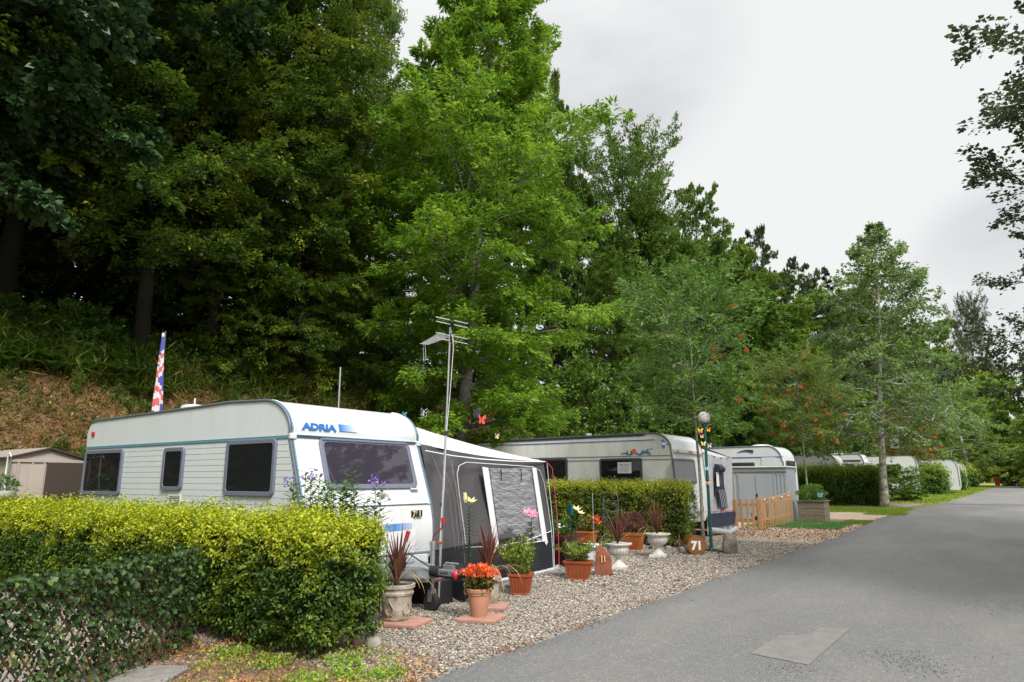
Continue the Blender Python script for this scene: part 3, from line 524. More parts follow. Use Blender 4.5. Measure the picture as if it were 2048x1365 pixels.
TWE = mk('weeping', M['darkbark'], L['wood_c'], seed=11, H=11, cb=.6, Rm=3.8, shape='dome', nl=44, ns=7, nw=5, lpt=34, ls=.2, la=.45, e0=5, e1=50, droop=.6, tilt=.8, down=1.0)
TBU = mk('bush', M['bark'], L['laurel'], seed=12, H=3, cb=.1, Rm=1.7, shape='bush', nl=34, ns=6, nw=4, lpt=26, ls=.11, la=.6, e0=5, e1=70, droop=.12, tr=.05, tilt=.7, wob=.1)
_n = {'woodland': 'trees of the wood behind the caravans'}
def ft(name, label, cat, mesh, Hm, px, top, x, wid=1., rz=0., leaf=None, lift=0, **k):
    p = X(px, top, x); g = gzf(x, p.y)+lift; s = (p.z-g)/Hm
    return tree(name, label, cat, mesh, (x, p.y, g-.15), (s*wid, s*wid, s), rz, leaf, _n['woodland'], **k)
def tt(name, label, mesh, x, y, s, rz=0, leaf=None, wid=1.):
    return tree(name, label, 'tree', mesh, (x, y, gzf(x, y)-.15), (s*wid, s*wid, s), rz, leaf, _n['woodland'])
tt('maple_tree', 'dark blue green broad leaved tree filling the left edge of the photo', TA, -18.3, 4.0, 1.05, .6)
tt('maple_tree', 'dark tree reaching in high over the top left corner', TA, -21.5, 6.6, 1.2, 2.2)
tt('hornbeam_tree', 'olive green tree with yellowish tips above the flag', TB1, -19.6, 9.4, 1.0, 0.)
tt('hornbeam_tree', 'olive tree with layered branches left of the bright ash', TB2, -19.3, 13.9, 1.0, 1.7, wid=.72)
tt('hornbeam_tree', 'dark trunked tree behind the leafy olive trees, in deep shade', TB1, -24.5, 11.2, .95, 2.9, wid=.9)
tt('hornbeam_tree', 'olive tree with overlapping layered boughs high above the caravan roof', TB1, -19.4, 11.4, 1.0, 4.1, wid=.8)
tt('hornbeam_tree', 'lower olive tree whose boughs hang down to the bank left of the ash', TB2, -18.9, 14.2, .56, .5)
tt('hornbeam_tree', 'low dark olive tree on the bank top above the metal post', TB2, -19.8, 11.9, .40, 3.5)
tt('wood_tree', 'tall dark tree behind the left edge of the wood', TW1, -27, 7.5, 1.3, .4, L['hornbeam'])
ft('tall_tree', 'tall dark tree with sky showing through, left of the bright ash top', 'tree', TG, 19, 745, -10, -21.0, .34, 1.2, L['wood_a'])
ft('wood_tree', 'dark tree rising behind the tall open crown left of the ash', 'tree', TW1, 18, 640, 60, -26, .55, 2.0, L['wood_a'])
tt('ash_tree', 'large bright green ash with pale trunk rising behind the awning', TE, -14.9, 17.75, 1.0, 0.0, wid=.95)
ft('wood_tree', 'darker tree close behind the right side of the bright ash', 'tree', TW1, 18, 1098, 130, -20.5, .36, .3, L['wood_a'])
ft('open_tree', 'open crowned tree with bare fanning limbs right of the ash', 'tree', TG, 19, 1240, 275, -18.5, .62, 2.3)
ft('wood_tree', 'mid green tree tucked below the open crowned tree', 'tree', TW2, 18, 1290, 400, -17, .7, 1.3, L['wood_a'])
ft('wood_tree', 'dark olive tree hanging low behind the second caravan', 'tree', TB2, 21, 1215, 470, -16.3, .75, .9, L['wood_a'])
ft('wood_tree', 'rounded tree on the skyline right of the open crowned tree', 'tree', TW1, 18, 1390, 352, -18.5, .52, 1.1, L['wood_a'])
ft('wood_tree', 'mid green tree below the skyline behind the first rowan', 'tree', TW2, 18, 1440, 520, -15.2, 1.05, .5, L['wood_a'])
ft('open_tree', 'small dark tree with loose top standing out on the skyline', 'tree', TW1, 18, 1508, 440, -19, .42, .2, L['grey'])
ft('wood_tree', 'brighter green tree behind the turning rowan', 'tree', TW2, 18, 1560, 590, -14.2, 1.0, 2.6, L['wood_b'])
ft('wood_tree', 'grey green tree on the skyline left of the dark conifer', 'tree', TW1, 18, 1590, 510, -17.5, .6, 3.3, L['grey'])
ft('conifer_tree', 'dark narrow conifer on the skyline left of the birch', 'conifer', TK, 18, 1652, 515, -16.5, .9, 0)
ft('wood_tree', 'pale green layered tree close behind the left side of the birch', 'tree', TW2, 18, 1700, 560, -12.5, .85, 1.9, L['wood_b'])
ft('wood_tree', 'dark tree under the skyline behind the birch trunk', 'tree', TW1, 18, 1760, 600, -12.5, .7, .8, L['wood_a'])
ft('wood_tree', 'green tree on the skyline just right of the birch', 'tree', TW2, 18, 1850, 640, -9.5, .8, 2.2, L['wood_b'])
ft('wispy_tree', 'small wispy grey tree poking above the skyline near the right edge', 'tree', TG, 19, 1930, 605, -7.5, .35, 1., L['grey'])
ft('wood_tree', 'pale yellow green tree towards the far end of the road', 'tree', TWE, 11, 1905, 690, -7.2, .8, .3)
ft('weeping_tree', 'yellow green weeping tree at the far bend of the road', 'tree', TWE, 11, 1962, 715, -4.6, .8, 1.4)
ft('weeping_tree', 'bright tree beyond the orange bin at the right edge', 'tree', TWE, 11, 2010, 745, -1.8, .8, 2.5)
tree('wood_tree', 'farthest tree closing the end of the road', 'tree', TWE, (2.2, 100, gzf(2, 100)-.1), (1.5, 1.5, 1.25), .9, L['wood_b'], _n['woodland'])
tree('wood_tree', 'last yellowish tree cut by the right edge of the photo above the road', 'tree', TWE, (4.6, 88, gzf(4, 88)-.1), (1.1, 1.1, .95), 2.9, L['wood_c'], _n['woodland'])
# the lower storey between the big trunks
for i, (px, top, x, wid, mesh, Hm, leaf, lab) in enumerate([
    (1158, 745, -14.9, .75, TBU, 3, 'laurel', 'light green rounded shrub on the bank right of the ash trunk'),
    (1290, 700, -15.5, .8, TWE, 11, 'wood_a', 'dark low tree in shade above the roof of the second caravan'),
    (1340, 760, -14.8, .9, TBU, 3, 'wood_a', 'dark shrub left of the first rowan crown'),
    (1480, 730, -13.4, .8, TWE, 11, 'wood_b', 'green low tree behind the steel shed'),
    (1585, 770, -12.9, .8, TWE, 11, 'wood_a', 'low dark tree behind the turning rowan crown'),
    (1720, 740, -11.0, .7, TWE, 11, 'wood_b', 'low green tree behind the motorhome'),
    (1800, 760, -9.8, .7, TWE, 11, 'wood_a', 'low dark tree behind the orange leaved rowan'),
    (1870, 780, -8.2, .7, TWE, 11, 'wood_c', 'light green low tree right of the orange leaved rowan')]):
    ft('understorey_tree' if mesh is TWE else 'shrub', lab, 'tree' if mesh is TWE else 'shrub', mesh, Hm, px, top, x, wid, i*1.1, L[leaf])
for i, (x, y) in enumerate([(-27.5, 8), (-27.5, 14)]): tt('wood_tree', ['tree in the shaded heart of the wood behind the flag', 'shaded tree deep behind the olive trees'][i], TW1, x, y, .8, i*.9, L['wood_a'])
for i, (px, top, x, wid, lab) in enumerate([(700, 175, -25, .8, 'dark tree filling the gap left of the ash crown'), (815, 165, -24.5, .7, 'dark tree close behind the left half of the ash crown'), (930, 190, -24, .8, 'dark tree hidden behind the ash trunk'), (1040, 200, -23.5, .7, 'dark tree showing through the right half of the ash crown'), (1150, 330, -21.5, .8, 'dark tree right behind the edge of the ash crown'), (1260, 400, -21, .8, 'shaded tree beneath the open crowned tree'), (1330, 440, -20.5, .8, 'shaded tree behind the left side of the first rowan crown'), (1430, 470, -20.5, .7, 'shaded tree behind the right side of the first rowan crown'), (1475, 480, -18, .7, 'green tree on the skyline above the second awning'), (1545, 530, -18, .7, 'green tree on the skyline above the steel shed'), (1625, 545, -16.5, .7, 'green tree on the skyline above the timber planter'), (1725, 590, -14.5, .7, 'green tree on the skyline behind the birch top'), (1815, 640, -12, .7, 'low skyline tree right of the birch crown'), (1880, 680, -10, .7, 'skyline tree below the wispy grey tree')]):
    ft('wood_tree', lab, 'tree', [TW1, TB2, TW2][i % 3], [18, 21, 18][i % 3], px, top, x, wid, i*1.7, L['wood_a'] if i % 2 else L['wood_b'] if i > 7 else L['wood_a'])
# trees on the near side, their left hand branches reaching into view
TR = mk('poplar', M['bark'], L['grey'], seed=21, H=11, cb=5.3, Rm=4.3, shape='oval', nl=44, ns=8, nw=6, lpt=50, ls=.085, la=.85, e0=0, e1=60, droop=.15, tr=.16, tilt=.9, spray=.8, wood_twigs=True)
r_ = tree('poplar_tree', 'tree with loose dark leaves reaching in at the upper right edge', 'tree', TR, (4.55, 12.4, 0), (1.0, 1.0, .78), .4, L['grey'], 'trees across the road')
TB3 = mk('low_tree', M['bark'], L['grey'], seed=23, H=8.2, cb=4.4, Rm=4.3, shape='cone', nl=26, ns=8, nw=5, lpt=34, ls=.085, la=.7, e0=0, e1=50, droop=.28, tr=.12, tilt=.8, down=.5, spray=.7, wood_twigs=True)
r_ = tree('birch_tree', 'drooping branch tips entering at the right edge above the road', 'tree', TB3, (3.45, 21.0, 0), (1., 1., 1.12), 2.0, L['grey'], 'trees across the road')
tree('roadside_tree', 'full tree across the road, seen reflected in the caravan windows', 'tree', TW2, (9.5, 14.5, 0), 1.05, 2.0, L['wood_a'], 'trees across the road')
tree('roadside_tree', 'second full tree across the road, seen reflected in the caravan windows', 'tree', TW1, (11.5, 23, 0), 1.1, 1.0, L['wood_a'], 'trees across the road')
tt('hornbeam_tree', 'tree on the bank behind the photographer, added out of view to darken the caravan window reflections', TB1, -18.5, -4, .9, 1.)  # unseen trees, this and the next, added to darken the side window reflections
tt('hornbeam_tree', 'second tree on the bank behind the photographer, added out of view to darken the same reflections', TB1, -17.5, -12, .9, 2.)
# ---- the trees standing along the verge
tree('birch_tree', 'tall white trunked birch on the verge beside the road', 'tree', TBI, (-5.35, 41.0, gzf(-5, 41)), (1.12, 1.12, 1.25), 0., None, 'birches on the verge')
tree('birch_tree', 'far birch with a white trunk near the red bin', 'tree', TBI, (-3.4, 95, gzf(-3, 95)), (1.3, 1.3, 1.2), 2.5, L['wood_b'], 'birches on the verge')
RW = tree_mesh('rowan', seed=31, H=7.5, cb=3.1, Rm=2.2, shape='dome', nl=34, ns=7, nw=5, lpt=17, ls=.13, la=.36, e0=12, e1=66, droop=.16, tr=.055, tilt=.7, spray=.8, wob=.12, wood_twigs=True)
RW = finish_tree(RW, M['thinbark'], L['rowan'])
def berries(root, n, Rr, z0, z1, seed, size=.028):
    rg = np.random.RandomState(seed); P = []
    for k in range(n):
        a = rg.rand()*6.28; r = Rr*(.35+.65*rg.rand()**.5); z = z0+(z1-z0)*rg.rand(); r *= .5+.5*math.sin(math.pi*min(1, max(.05, (z-z0)/(z1-z0)*.8+.2)))
        P.append(np.array([r*math.cos(a), r*math.sin(a), z])+rg.randn(22, 3)*[.055, .055, .035])
    P = np.concatenate(P); v, f = rocks_arr(P, np.full(len(P), size), rg, 1, .05); link('berries', np_mesh('berries', v, f, L['berry']), root)
r1 = tree('rowan_tree', 'slender rowan beside the green lamp post, a few leaves turned yellow', 'tree', RW, (-6.15, 16.6, 0), (.84, .84, .96), .2, None, 'rowans along the pitches'); berries(r1, 14, 2.1, 3.6, 6.4, 1, .016)
r2 = tree('rowan_tree', 'turning rowan with orange berries behind the timber planter', 'tree', RW, (-7.95, 36, gzf(-8, 36)), (.98, .98, 1.05), 1.8, L['rowan2'], 'rowans along the pitches'); berries(r2, 55, 2.1, 3.0, 7.0, 2, .022)
r3 = tree('rowan_tree', 'small rowan with orange leaves by the third hedge', 'tree', RW, (-6.2, 62, gzf(-6, 62)), (1.12, 1.12, .82), 2.9, L['orange'], 'rowans along the pitches'); berries(r3, 35, 2.2, 3.2, 6.8, 3, .035)
# ================================================================ hedges
def hedge(name, label, x0, x1, y0, y1, z0, z1, n, ls, leafm, seed, corem, ovate=True, faces='fter', per=7, rnd=.12, group=None, base=0, la=.6, rough=.06):
    """clipped hedge: leafy shoots over a rounded block, over a twiggy core"""
    rg = np.random.RandomState(seed); lx, ly, lz = x1-x0, y1-y0, z1-z0; A = {'f': lx*lz, 't': lx*ly, 'e': ly*lz, 'r': lx*lz, 'l': ly*lz}
    tot = sum(A[c] for c in faces); P = []; N = []
    for c in faces:
        k = int(n*A[c]/tot); a = rg.rand(k); b = rg.rand(k); o_ = np.zeros(k)
        if c == 'f': p = np.stack([x0+lx*a, o_+y0, z0+lz*b], 1); nn = [0, -1, .15]
        if c == 'r': p = np.stack([x0+lx*a, o_+y1, z0+lz*b], 1); nn = [0, 1, .15]
        if c == 't': p = np.stack([x0+lx*a, y0+ly*b, o_+z1], 1); nn = [0, 0, 1]
        if c == 'e': p = np.stack([o_+x1, y0+ly*a, z0+lz*b], 1); nn = [1, 0, .15]
        if c == 'l': p = np.stack([o_+x0, y0+ly*a, z0+lz*b], 1); nn = [-1, 0, .15]
        P.append(p); N.append(np.tile(np.array(nn, float), (k, 1)))
    P = np.concatenate(P); N = np.concatenate(N); cx = (x0+x1)/2
    # round the arrises and make the face uneven
    q = np.stack([np.clip(P[:, 0], x0+rnd, x1-rnd), np.clip(P[:, 1], y0+rnd, y1-rnd), np.clip(P[:, 2], z0, z1-rnd)], 1); dlt = P-q; dl = np.linalg.norm(dlt, axis=1, keepdims=True)
    P = np.where(dl > rnd, q+dlt/np.maximum(dl, 1e-6)*rnd, P); N = unit(N*.6+dlt/np.maximum(dl, 1e-6)*.6)
    bump = rough*(sn(P[:, 0]*3+P[:, 2]*2, P[:, 1]*3+P[:, 2]*4, seed)+.7*sn(P[:, 0]*9, P[:, 2]*9+P[:, 1]*5, 2.))
    under = np.clip((z0+.35*lz-P[:, 2])/(.35*lz), 0, 1); P = P+N*bump[:, None]-N*(under*.10)[:, None]
    gap = (.5+.5*np.sin(P[:, 0]*7.1+P[:, 1]*6+2*np.sin(P[:, 2]*6)))*(.5+.5*np.sin(P[:, 2]*9+P[:, 0]*3+P[:, 1]*3)); keep = rg.rand(len(P)) > .5*gap*(N[:, 2] < .6); P, N = P[keep], N[keep]
    n = len(P); sd = unit(N+rg.randn(n, 3)*.45+[0, 0, .55]); sl_ = ls*(1.8+2.6*rg.rand(n)**2)*(1+.6*(N[:, 2] > .6)*rg.rand(n)); idx = np.repeat(np.arange(n), per); kk = np.tile(np.arange(per), n)
    t = (kk+.5)/per; P2 = P[idx]-N[idx]*ls*1.2+sd[idx]*(sl_[idx]*t)[:, None]; side = unit(np.cross(sd[idx], rg.randn(n, 3)[idx]+[0, 0, .1])); sgn = np.where(kk % 2, 1., -1.)[:, None]
    D = unit(sd[idx]*.55+side*sgn+rg.randn(len(idx), 3)*.3+[0, 0, -.12]); NN = unit(N[idx]*.7+np.array([0, 0, .7])+rg.randn(len(idx), 3)*.5); Ls_ = ls*(.6+.6*rg.rand(len(idx)))*(1-.25*t)
    v, f = leaf_arrays(P2, D, NN, Ls_, Ls_*la, .18, ovate)
    loc = Vector(((x0+x1)/2, (y0+y1)/2, base)); r = thing(name, label, 'hedge', loc, group)
    link('foliage', np_mesh(name+'_foliage', v-np.array(list(loc)), f, leafm), r)
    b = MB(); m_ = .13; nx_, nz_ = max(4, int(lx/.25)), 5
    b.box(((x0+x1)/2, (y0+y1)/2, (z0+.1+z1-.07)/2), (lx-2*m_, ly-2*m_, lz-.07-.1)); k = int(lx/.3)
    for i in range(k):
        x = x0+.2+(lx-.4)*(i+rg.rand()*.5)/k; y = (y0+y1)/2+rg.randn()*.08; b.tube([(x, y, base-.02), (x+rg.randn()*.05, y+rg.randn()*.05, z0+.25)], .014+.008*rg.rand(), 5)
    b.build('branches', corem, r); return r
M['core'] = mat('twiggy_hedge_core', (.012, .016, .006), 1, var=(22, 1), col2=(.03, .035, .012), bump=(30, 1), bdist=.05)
hedge('hedge', 'long clipped hedge with bright yellow top in the left foreground', -15.5, -5.1, 4.15, 5.05, .12, 1.14, 17000, .05, L['hedge'], 3, M['core'], faces='fte', per=7, rnd=.16, group='clipped hedges between the pitches', la=.58, rough=.05)
hedge('hedge', 'square clipped green hedge in front of the second caravan', -10.6, -6.35, 16.0, 16.75, .1, 1.45, 9000, .05, L['hedge2'], 5, M['core'], faces='fte', per=5, rnd=.1, group='clipped hedges between the pitches', rough=.03)
hz = .2
hedge('hedge', 'dark square hedge left of the birch, behind the timber planter', -12, -5.55, 41.4, 42.8, .2, 2.15, 9000, .11, L['hedge3'], 6, M['core'], False, 'fte', 4, .2, 'clipped hedges between the pitches', hz, rough=.06)
hedge('hedge', 'dark bushy hedge behind the orange leaved rowan', -8, -3.9, 61.5, 63.5, .5, 2.35, 3500, .2, L['hedge3'], 7, M['core'], False, 'fte', 4, .4, 'clipped hedges between the pitches', .45, rough=.12)
hedge('hedge', 'farthest dark hedge by the white trunked far birch', -8, -2.75, 88, 89.6, .8, 2.5, 2500, .25, L['hedge3'], 8, M['core'], False, 'fte', 4, .4, 'clipped hedges between the pitches', .75, rough=.12)
hedge('hedge', 'low dark hedge right of the bushy hedge', -8, -3.2, 74, 75.5, .6, 2.25, 2500, .22, L['hedge3'], 9, M['core'], False, 'fte', 4, .3, 'clipped hedges between the pitches', .6, rough=.1)
tree('round_bush', 'big rounded light green bush right of the birch trunk', 'bush', TBU, (-5.9, 48.8, gzf(-6, 48)-.1), (1.15, 1.15, .66), .4, L['laurel'])
# ================================================================ first caravan (side wall at y 5.4, front wall towards the road)
def arc(cx, cz, rx, rz_, a0, a1, n=8): return [(cx+rx*math.cos(R(a0+(a1-a0)*k/(n-1))), cz+rz_*math.sin(R(a0+(a1-a0)*k/(n-1)))) for k in range(n)]
def prof_line(mb, prof, y, r, i0, i1, n=6): mb.tube([(p[0], y, p[1]) for p in prof[i0:i1]], r, n)
UX, UY, UZ = Vector((1, 0, 0)), Vector((0, 1, 0)), Vector((0, 0, 1))
def window(parent, o, u, v, w_, h_, frame_m, glass_m, fw_=.045, r=.05, depth=.035, behind=None, name='window', catches=True, handle_m=None):
    o, u, v = Vector(o), Vector(u).normalized(), Vector(v).normalized(); n = u.cross(v).normalized()
    a = rrect(w_, h_, r, 6); b = rrect(w_-2*fw_, h_-2*fw_, max(r-fw_*.4, .02), 6)
    f = MB(); f.ring(a, b, o+n*.001, u, v, n*depth); fr = f.build(name, frame_m, parent, smooth=40, bevel=.006)
    k = MB(); k.prism(rrect(w_-2*fw_+.004, h_-2*fw_+.004, max(r-fw_*.4, .02), 6), o+n*.018, u, v, n*.010); k.build('pane', glass_m, fr, smooth=30)
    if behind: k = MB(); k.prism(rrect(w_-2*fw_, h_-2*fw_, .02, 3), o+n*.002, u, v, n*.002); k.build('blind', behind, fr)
    if catches:
        k = MB()
        for s in (-1, 1): k.box(o+u*(s*(w_/2-fw_-.09))-v*(h_/2-fw_-.035)+n*.031, (.05 if abs(u.x) > .5 else .012, .05 if abs(u.y) > .5 else .012, .03))
        k.build('catch', M['black'], fr)
    return fr
c1 = thing('caravan', 'white caravan with dark windows and blue lettering behind the yellow topped hedge', 'caravan', (-9.9, 6.55, 0), 'touring caravans on the pitches')
Y0, Y1 = 5.40, 7.68
P1 = [(-12.62, .42), (-7.0, .42), (-6.90, .55), (-6.86, .80), (-6.87, 1.02), (-6.92, 1.25), (-7.22, 2.12), (-7.23, 2.20)]+arc(-7.82, 2.16, .60, .46, 8, 82, 9)+[(-8.0, 2.625), (-8.6, 2.645), (-9.2, 2.63), (-12.3, 2.585)]+arc(-12.45, 2.36, .32, .225, 85, 178, 7)+[(-12.76, 2.2), (-12.66, 1.2)]
MB().prism(P1, (0, Y0, 0), UX, UZ, UY*(Y1-Y0)).build('body', M['white'], c1, smooth=32)
# lower side wall: boards with open joints
zs = [.62, .98, 1.285, 1.375, 1.46, 1.545, 1.63, 1.71, 1.79, 1.87, 1.95, 2.03, 2.10]; bd = MB()
for a, b in zip(zs[:-1], zs[1:]):
    xl = -12.66-(max(a, 1.2)-1.2)*.075+.02; xr = -6.965-max(0, (b-1.25))*.345 if b > 1.25 else -6.93
    bd.prism([(xl, a+.003), (xr, a+.003), (xr, b-.003), (xl, b-.003)], (0, Y0-.0015, 0), UX, UZ, (0, -.010, 0))
bd.build('side_boards', M['side'], c1, bevel=.002)
up_ = [(-12.74, 2.135), (-7.25, 2.135)]+[(p[0]-.02, p[1]-.015) for p in arc(-7.82, 2.16, .60, .46, 8, 82, 9)]+[(-8.0, 2.605), (-8.6, 2.625), (-9.2, 2.61), (-12.3, 2.565)]+[(p[0]+.015, p[1]-.015) for p in arc(-12.45, 2.36, .32, .225, 85, 178, 7)]
MB().prism(up_, (0, Y0-.001, 0), UX, UZ, (0, -.008, 0)).build('upper_side_panel', M['side'], c1)
MB().box((-9.99, Y0-.012, 2.118), (5.48, .024, .022)).box((-9.99, Y0-.008, 2.144), (5.48, .014, .008)).build('side_rail', M['teal'], c1, bevel=.003)
MB().prism([(-12.6, .45), (-6.97, .45), (-6.93, .61), (-12.62, .61)], (0, Y0-.001, 0), UX, UZ, (0, -.012, 0)).build('side_skirt', M['gbump'], c1)
for y in (Y0-.012, Y1+.012):
    t_ = MB(); prof_line(t_, P1, y, .020, 2, 24, 8); t_.build('edge_rail', M['trim'] if y < 6 else M['trim'], c1, smooth=60)
    t_ = MB(); t_.tube([(p[0]+.012, y+(.03 if y < 6 else -.03), p[1]+.006) for p in P1[5:17]], .010, 6); t_.build('edge_rail', M['teal'], c1, smooth=60)
    t_ = MB(); t_.tube([(p[0]+.006, y+(.06 if y < 6 else -.06), p[1]+.002) for p in P1[5:17]], .018, 6); t_.build('edge_rail', M['white'], c1, smooth=60)
def F1(y, z): # a point on the sloping front wall
    return Vector((-6.92-(z-1.25)*.345, y, z))
fu, fv = UY, Vector((-.345, 0, 1)).normalized()
# the front: join under the roof, windows, locker lid
MB().box((-7.215, 6.54, 2.135), (.035, 2.27, .018)).build('front_rail', M['trim'], c1, bevel=.003); MB().box((-7.205, 6.54, 2.152), (.035, 2.27, .010)).build('front_rail', M['teal'], c1)
for y in (Y0+.01, Y1-.01): MB().box((-7.20, y, 2.135), (.06, .09, .075)).build('corner_cap', M['white'], c1, bevel=.012)
window(c1, F1(6.64, 1.805), fu, fv, 1.66, .70, M['wframe'], M['fglass'], .065, .09, .03, M['interior'], catches=False)
k = MB(); k.tube([F1(5.86, 2.115)+Vector((.035, 0, 0)), F1(7.42, 2.115)+Vector((.035, 0, 0))], .016, 8); k.build('window_rail', M['wframe'], c1)
k = MB(); lid = [(-.86, -.32), (.78, -.32), (.86, -.1), (.76, .30), (-.86, .30)]
k.prism(lid, (-6.865, 6.46, .93), fu, (-.06, 0, 1), (.022, 0, 0)); k.build('locker_lid', M['white'], c1, bevel=.012)
MB().box((-6.915, 6.54, 1.262), (.02, 2.2, .010)).build('front_seam', M['trim'], c1)
MB().box((-6.850, 6.54, .625), (.02, 2.25, .012)).build('front_seam', M['side'], c1)
MB().prism([(-.95, 0), (1.02, 0), (1.0, .12), (.4, .14), (-.9, .12)], (-6.855, 6.55, .45), fu, UZ, (.02, 0, 0)).build('front_valance', M['side'], c1, bevel=.01)
k = MB(); p = F1(7.38, 1.47); k.box(p+Vector((.03, 0, 0)), (.05, .15, .022)).box(p+Vector((.01, -.06, .01)), (.03, .02, .045)).box(p+Vector((.01, .06, .01)), (.03, .02, .045)); k.build('grab_handle', M['white'], c1, bevel=.006)
text('ADRIA', .125, M['blue'], c1, (-7.216, 5.57, 2.235), UY, Vector((-.42, 0, 1)), 'lettering', .006, .006, 1.42, .12, 1.02)
for i in range(14):
    a = i/14; mm = mat('fading_stripe', (.02+.55*a, .16+.45*a, .46+.25*a), .4) if i % 2 == 0 else mm
    MB().prism([(0, 0), (.023, 0), (.023, .098), (0, .098)], (-7.221, 6.17+i*.022, 2.238), UY, Vector((-.40, 0, 1)), (.006, 0, 0)).build('stripe', mm, c1)
for i in range(9):
    a = abs(i-3)/6; mm = mat('locker_stripe', (.06+.4*a, .22+.3*a, .5+.12*a), .4)
    MB().prism([(0, -.02+.002*i), (.065, -.018+.002*i), (.065, .085), (0, .083)], (-6.846, 6.66+i*.062, .93), UY, Vector((-.03, 0, 1)), (.006, 0, 0)).build('stripe', mm, c1)
for i, ch in enumerate('71'):
    y = 7.26+i*.12; MB().box((-6.852, y, 1.13), (.008, .105, .095)).build('number_plate', M['black'], c1, bevel=.004); text(ch, .115, M['yellowtag'], c1, (-6.846, y-.03, 1.09), UY, UZ, 'number', .003, .003, 1.)
k = MB()
for yy, zz, w2 in ((6.70, 1.40, .035), (6.735, 1.375, .03), (6.78, 1.40, .04), (6.86, 1.345, .028), (6.70, 1.36, .02), (6.84, 1.39, .022)):
    k.prism(arc(0, 0, w2, w2*.8, 0, 330, 9), F1(yy, zz)+Vector((.004, 0, 0)), fu, fv, (.006, 0, .002))
k.build('butterfly_sticker', M['silver'], c1)
# side windows
w1 = window(c1, (-12.03, Y0-.010, 1.72), UX, UZ, 1.30, .72, M['wframe'], M['glass'], .058, .07, .035, M['netcurtain'])
w2 = window(c1, (-9.87, Y0-.010, 1.755), UX, UZ, .56, .615, M['wframe'], M['glass'], .058, .07, .035, M['interior'])
w3 = window(c1, (-8.0, Y0-.010, 1.755), UX, UZ, 1.08, .72, M['wframe'], M['glass'], .058, .07, .035, M['interior'])
for a_, b_ in ((-8.46, -8.33), ): MB().box(((a_+b_)/2, Y0-.020, 1.755), (b_-a_, .004, .62)).build('curtain', M['curtain'], w3)
k = MB()
k.prism([(-.16, 0), (.16, 0), (.2, .07), (-.2, .07)], (-11.72, Y0-.018, 1.45), UX, UZ, (0, -.006, 0))
for dx, h in ((-.1, .34), (.02, .42), (.12, .30)): k.box((-11.72+dx, Y0-.021, 1.52+h/2), (.006, .006, h)); k.prism([(-.06, 0), (.05, 0), (.0, .14)], (-11.72+dx, Y0-.019, 1.60), UX, UZ, (0, -.004, 0)); k.prism([(-.05, 0), (.04, 0), (.0, .10)], (-11.72+dx, Y0-.019, 1.76), UX, UZ, (0, -.004, 0))
tag(k.build('model_ship', M['urn'], None), 'small model sailing ship standing inside the rear caravan window', 'ornament')
k = MB(); k.ring(rrect(.34, .24, .01, 2), rrect(.30, .20, .01, 2), (-9.77, Y0-.012, 1.27), UX, UZ, (0, -.012, 0))
for i in range(6): k.box((-9.77, Y0-.016, 1.18+i*.034), (.30, .014, .020), rx=.4)
MB().box((-9.77, Y0-.0125, 1.27), (.31, .003, .21)).build('vent_backing', M['black'], c1); k.build('vent_grille', M['white'], c1)
k = MB(); k.box((-12.52, Y0-.02, 2.36), (.09, .03, .07)).build('marker_lamp', M['red'], c1, bevel=.01)
# roof fittings
k = MB(); k.lathe([(.06, 0), (.06, .07), (.12, .10), (.20, .135), (.205, .15), (.16, .175), (.05, .19), (.012, .195), (.01, .29), (.002, .29)], (-10.55, 6.0, 2.60), 28); k.build('dome_aerial', M['white'], c1, smooth=40)
k = MB(); k.lathe([(.055, 0), (.055, .06)], (-11.25, 6.0, 2.585), 16)
for i in range(3): k.lathe([(.07, .065+i*.026), (.075, .078+i*.026), (.05, .080+i*.026)], (-11.25, 6.0, 2.585), 16)
k.build('roof_vent', M['white'], c1, smooth=40)
# drawbar with its moulded cover, jockey wheel, brake lever, coupling and stabiliser
MB().prism([(0, -.58), (.5, -.42), (.95, -.16), (1.05, -.09), (1.05, .09), (.95, .16), (.5, .42), (0, .58)], (-6.95, 6.6, .40), UX, UY, (0, 0, .16)).build('drawbar_cover', M['gbump'], c1, bevel=.03)
MB().prism([(0, -.30), (.62, -.13), (.66, -.08), (.66, .08), (.62, .13), (0, .30)], (-6.93, 6.6, .55), UX, UY, (0, 0, .05)).build('drawbar_cover', M['gbump'], c1, bevel=.02)
k = MB()
for s in (-1, 1): k.tube([(-8.6, 6.6+s*.75, .36), (-6.9, 6.6+s*.40, .36), (-5.92, 6.6+s*.05, .40)], .035, 6)
k.build('drawbar', M['steel'], c1)
k = MB(); k.tube([(-5.94, 6.6, .50), (-5.74, 6.6, .50)], .050, 14)
for i in range(6): k.tube([(-5.93+i*.032, 6.6, .50), (-5.915+i*.032, 6.6, .50)], .066, 14)
k.build('bellows', M['rubber'], c1, smooth=40)
k = MB(); k.box((-5.64, 6.6, .50), (.24, .10, .075)).box((-5.62, 6.6, .565), (.17, .05, .06)).box((-5.58, 6.6, .61), (.20, .045, .02)); k.build('coupling', M['steel'], c1, bevel=.02)
text('winterhoff', .028, M['ink'], c1, (-5.72, 6.548, .49), UX, UZ, 'lettering', .002)
k = MB(); k.tube([(-5.52, 6.6, .49), (-5.44, 6.6, .49), (-5.38, 6.6, .49)], [.055, .075, .065], 16); k.tube([(-5.38, 6.6, .49), (-5.32, 6.6, .49)], [.065, .03], 16); k.build('coupling_cap', M['rubber'], c1, smooth=50)
k = MB(); k.sphere((-5.47, 6.56, .49), .062, 14, 10, (.75, 1, 1)); k.build('red_pad', M['red'], c1, smooth=180)
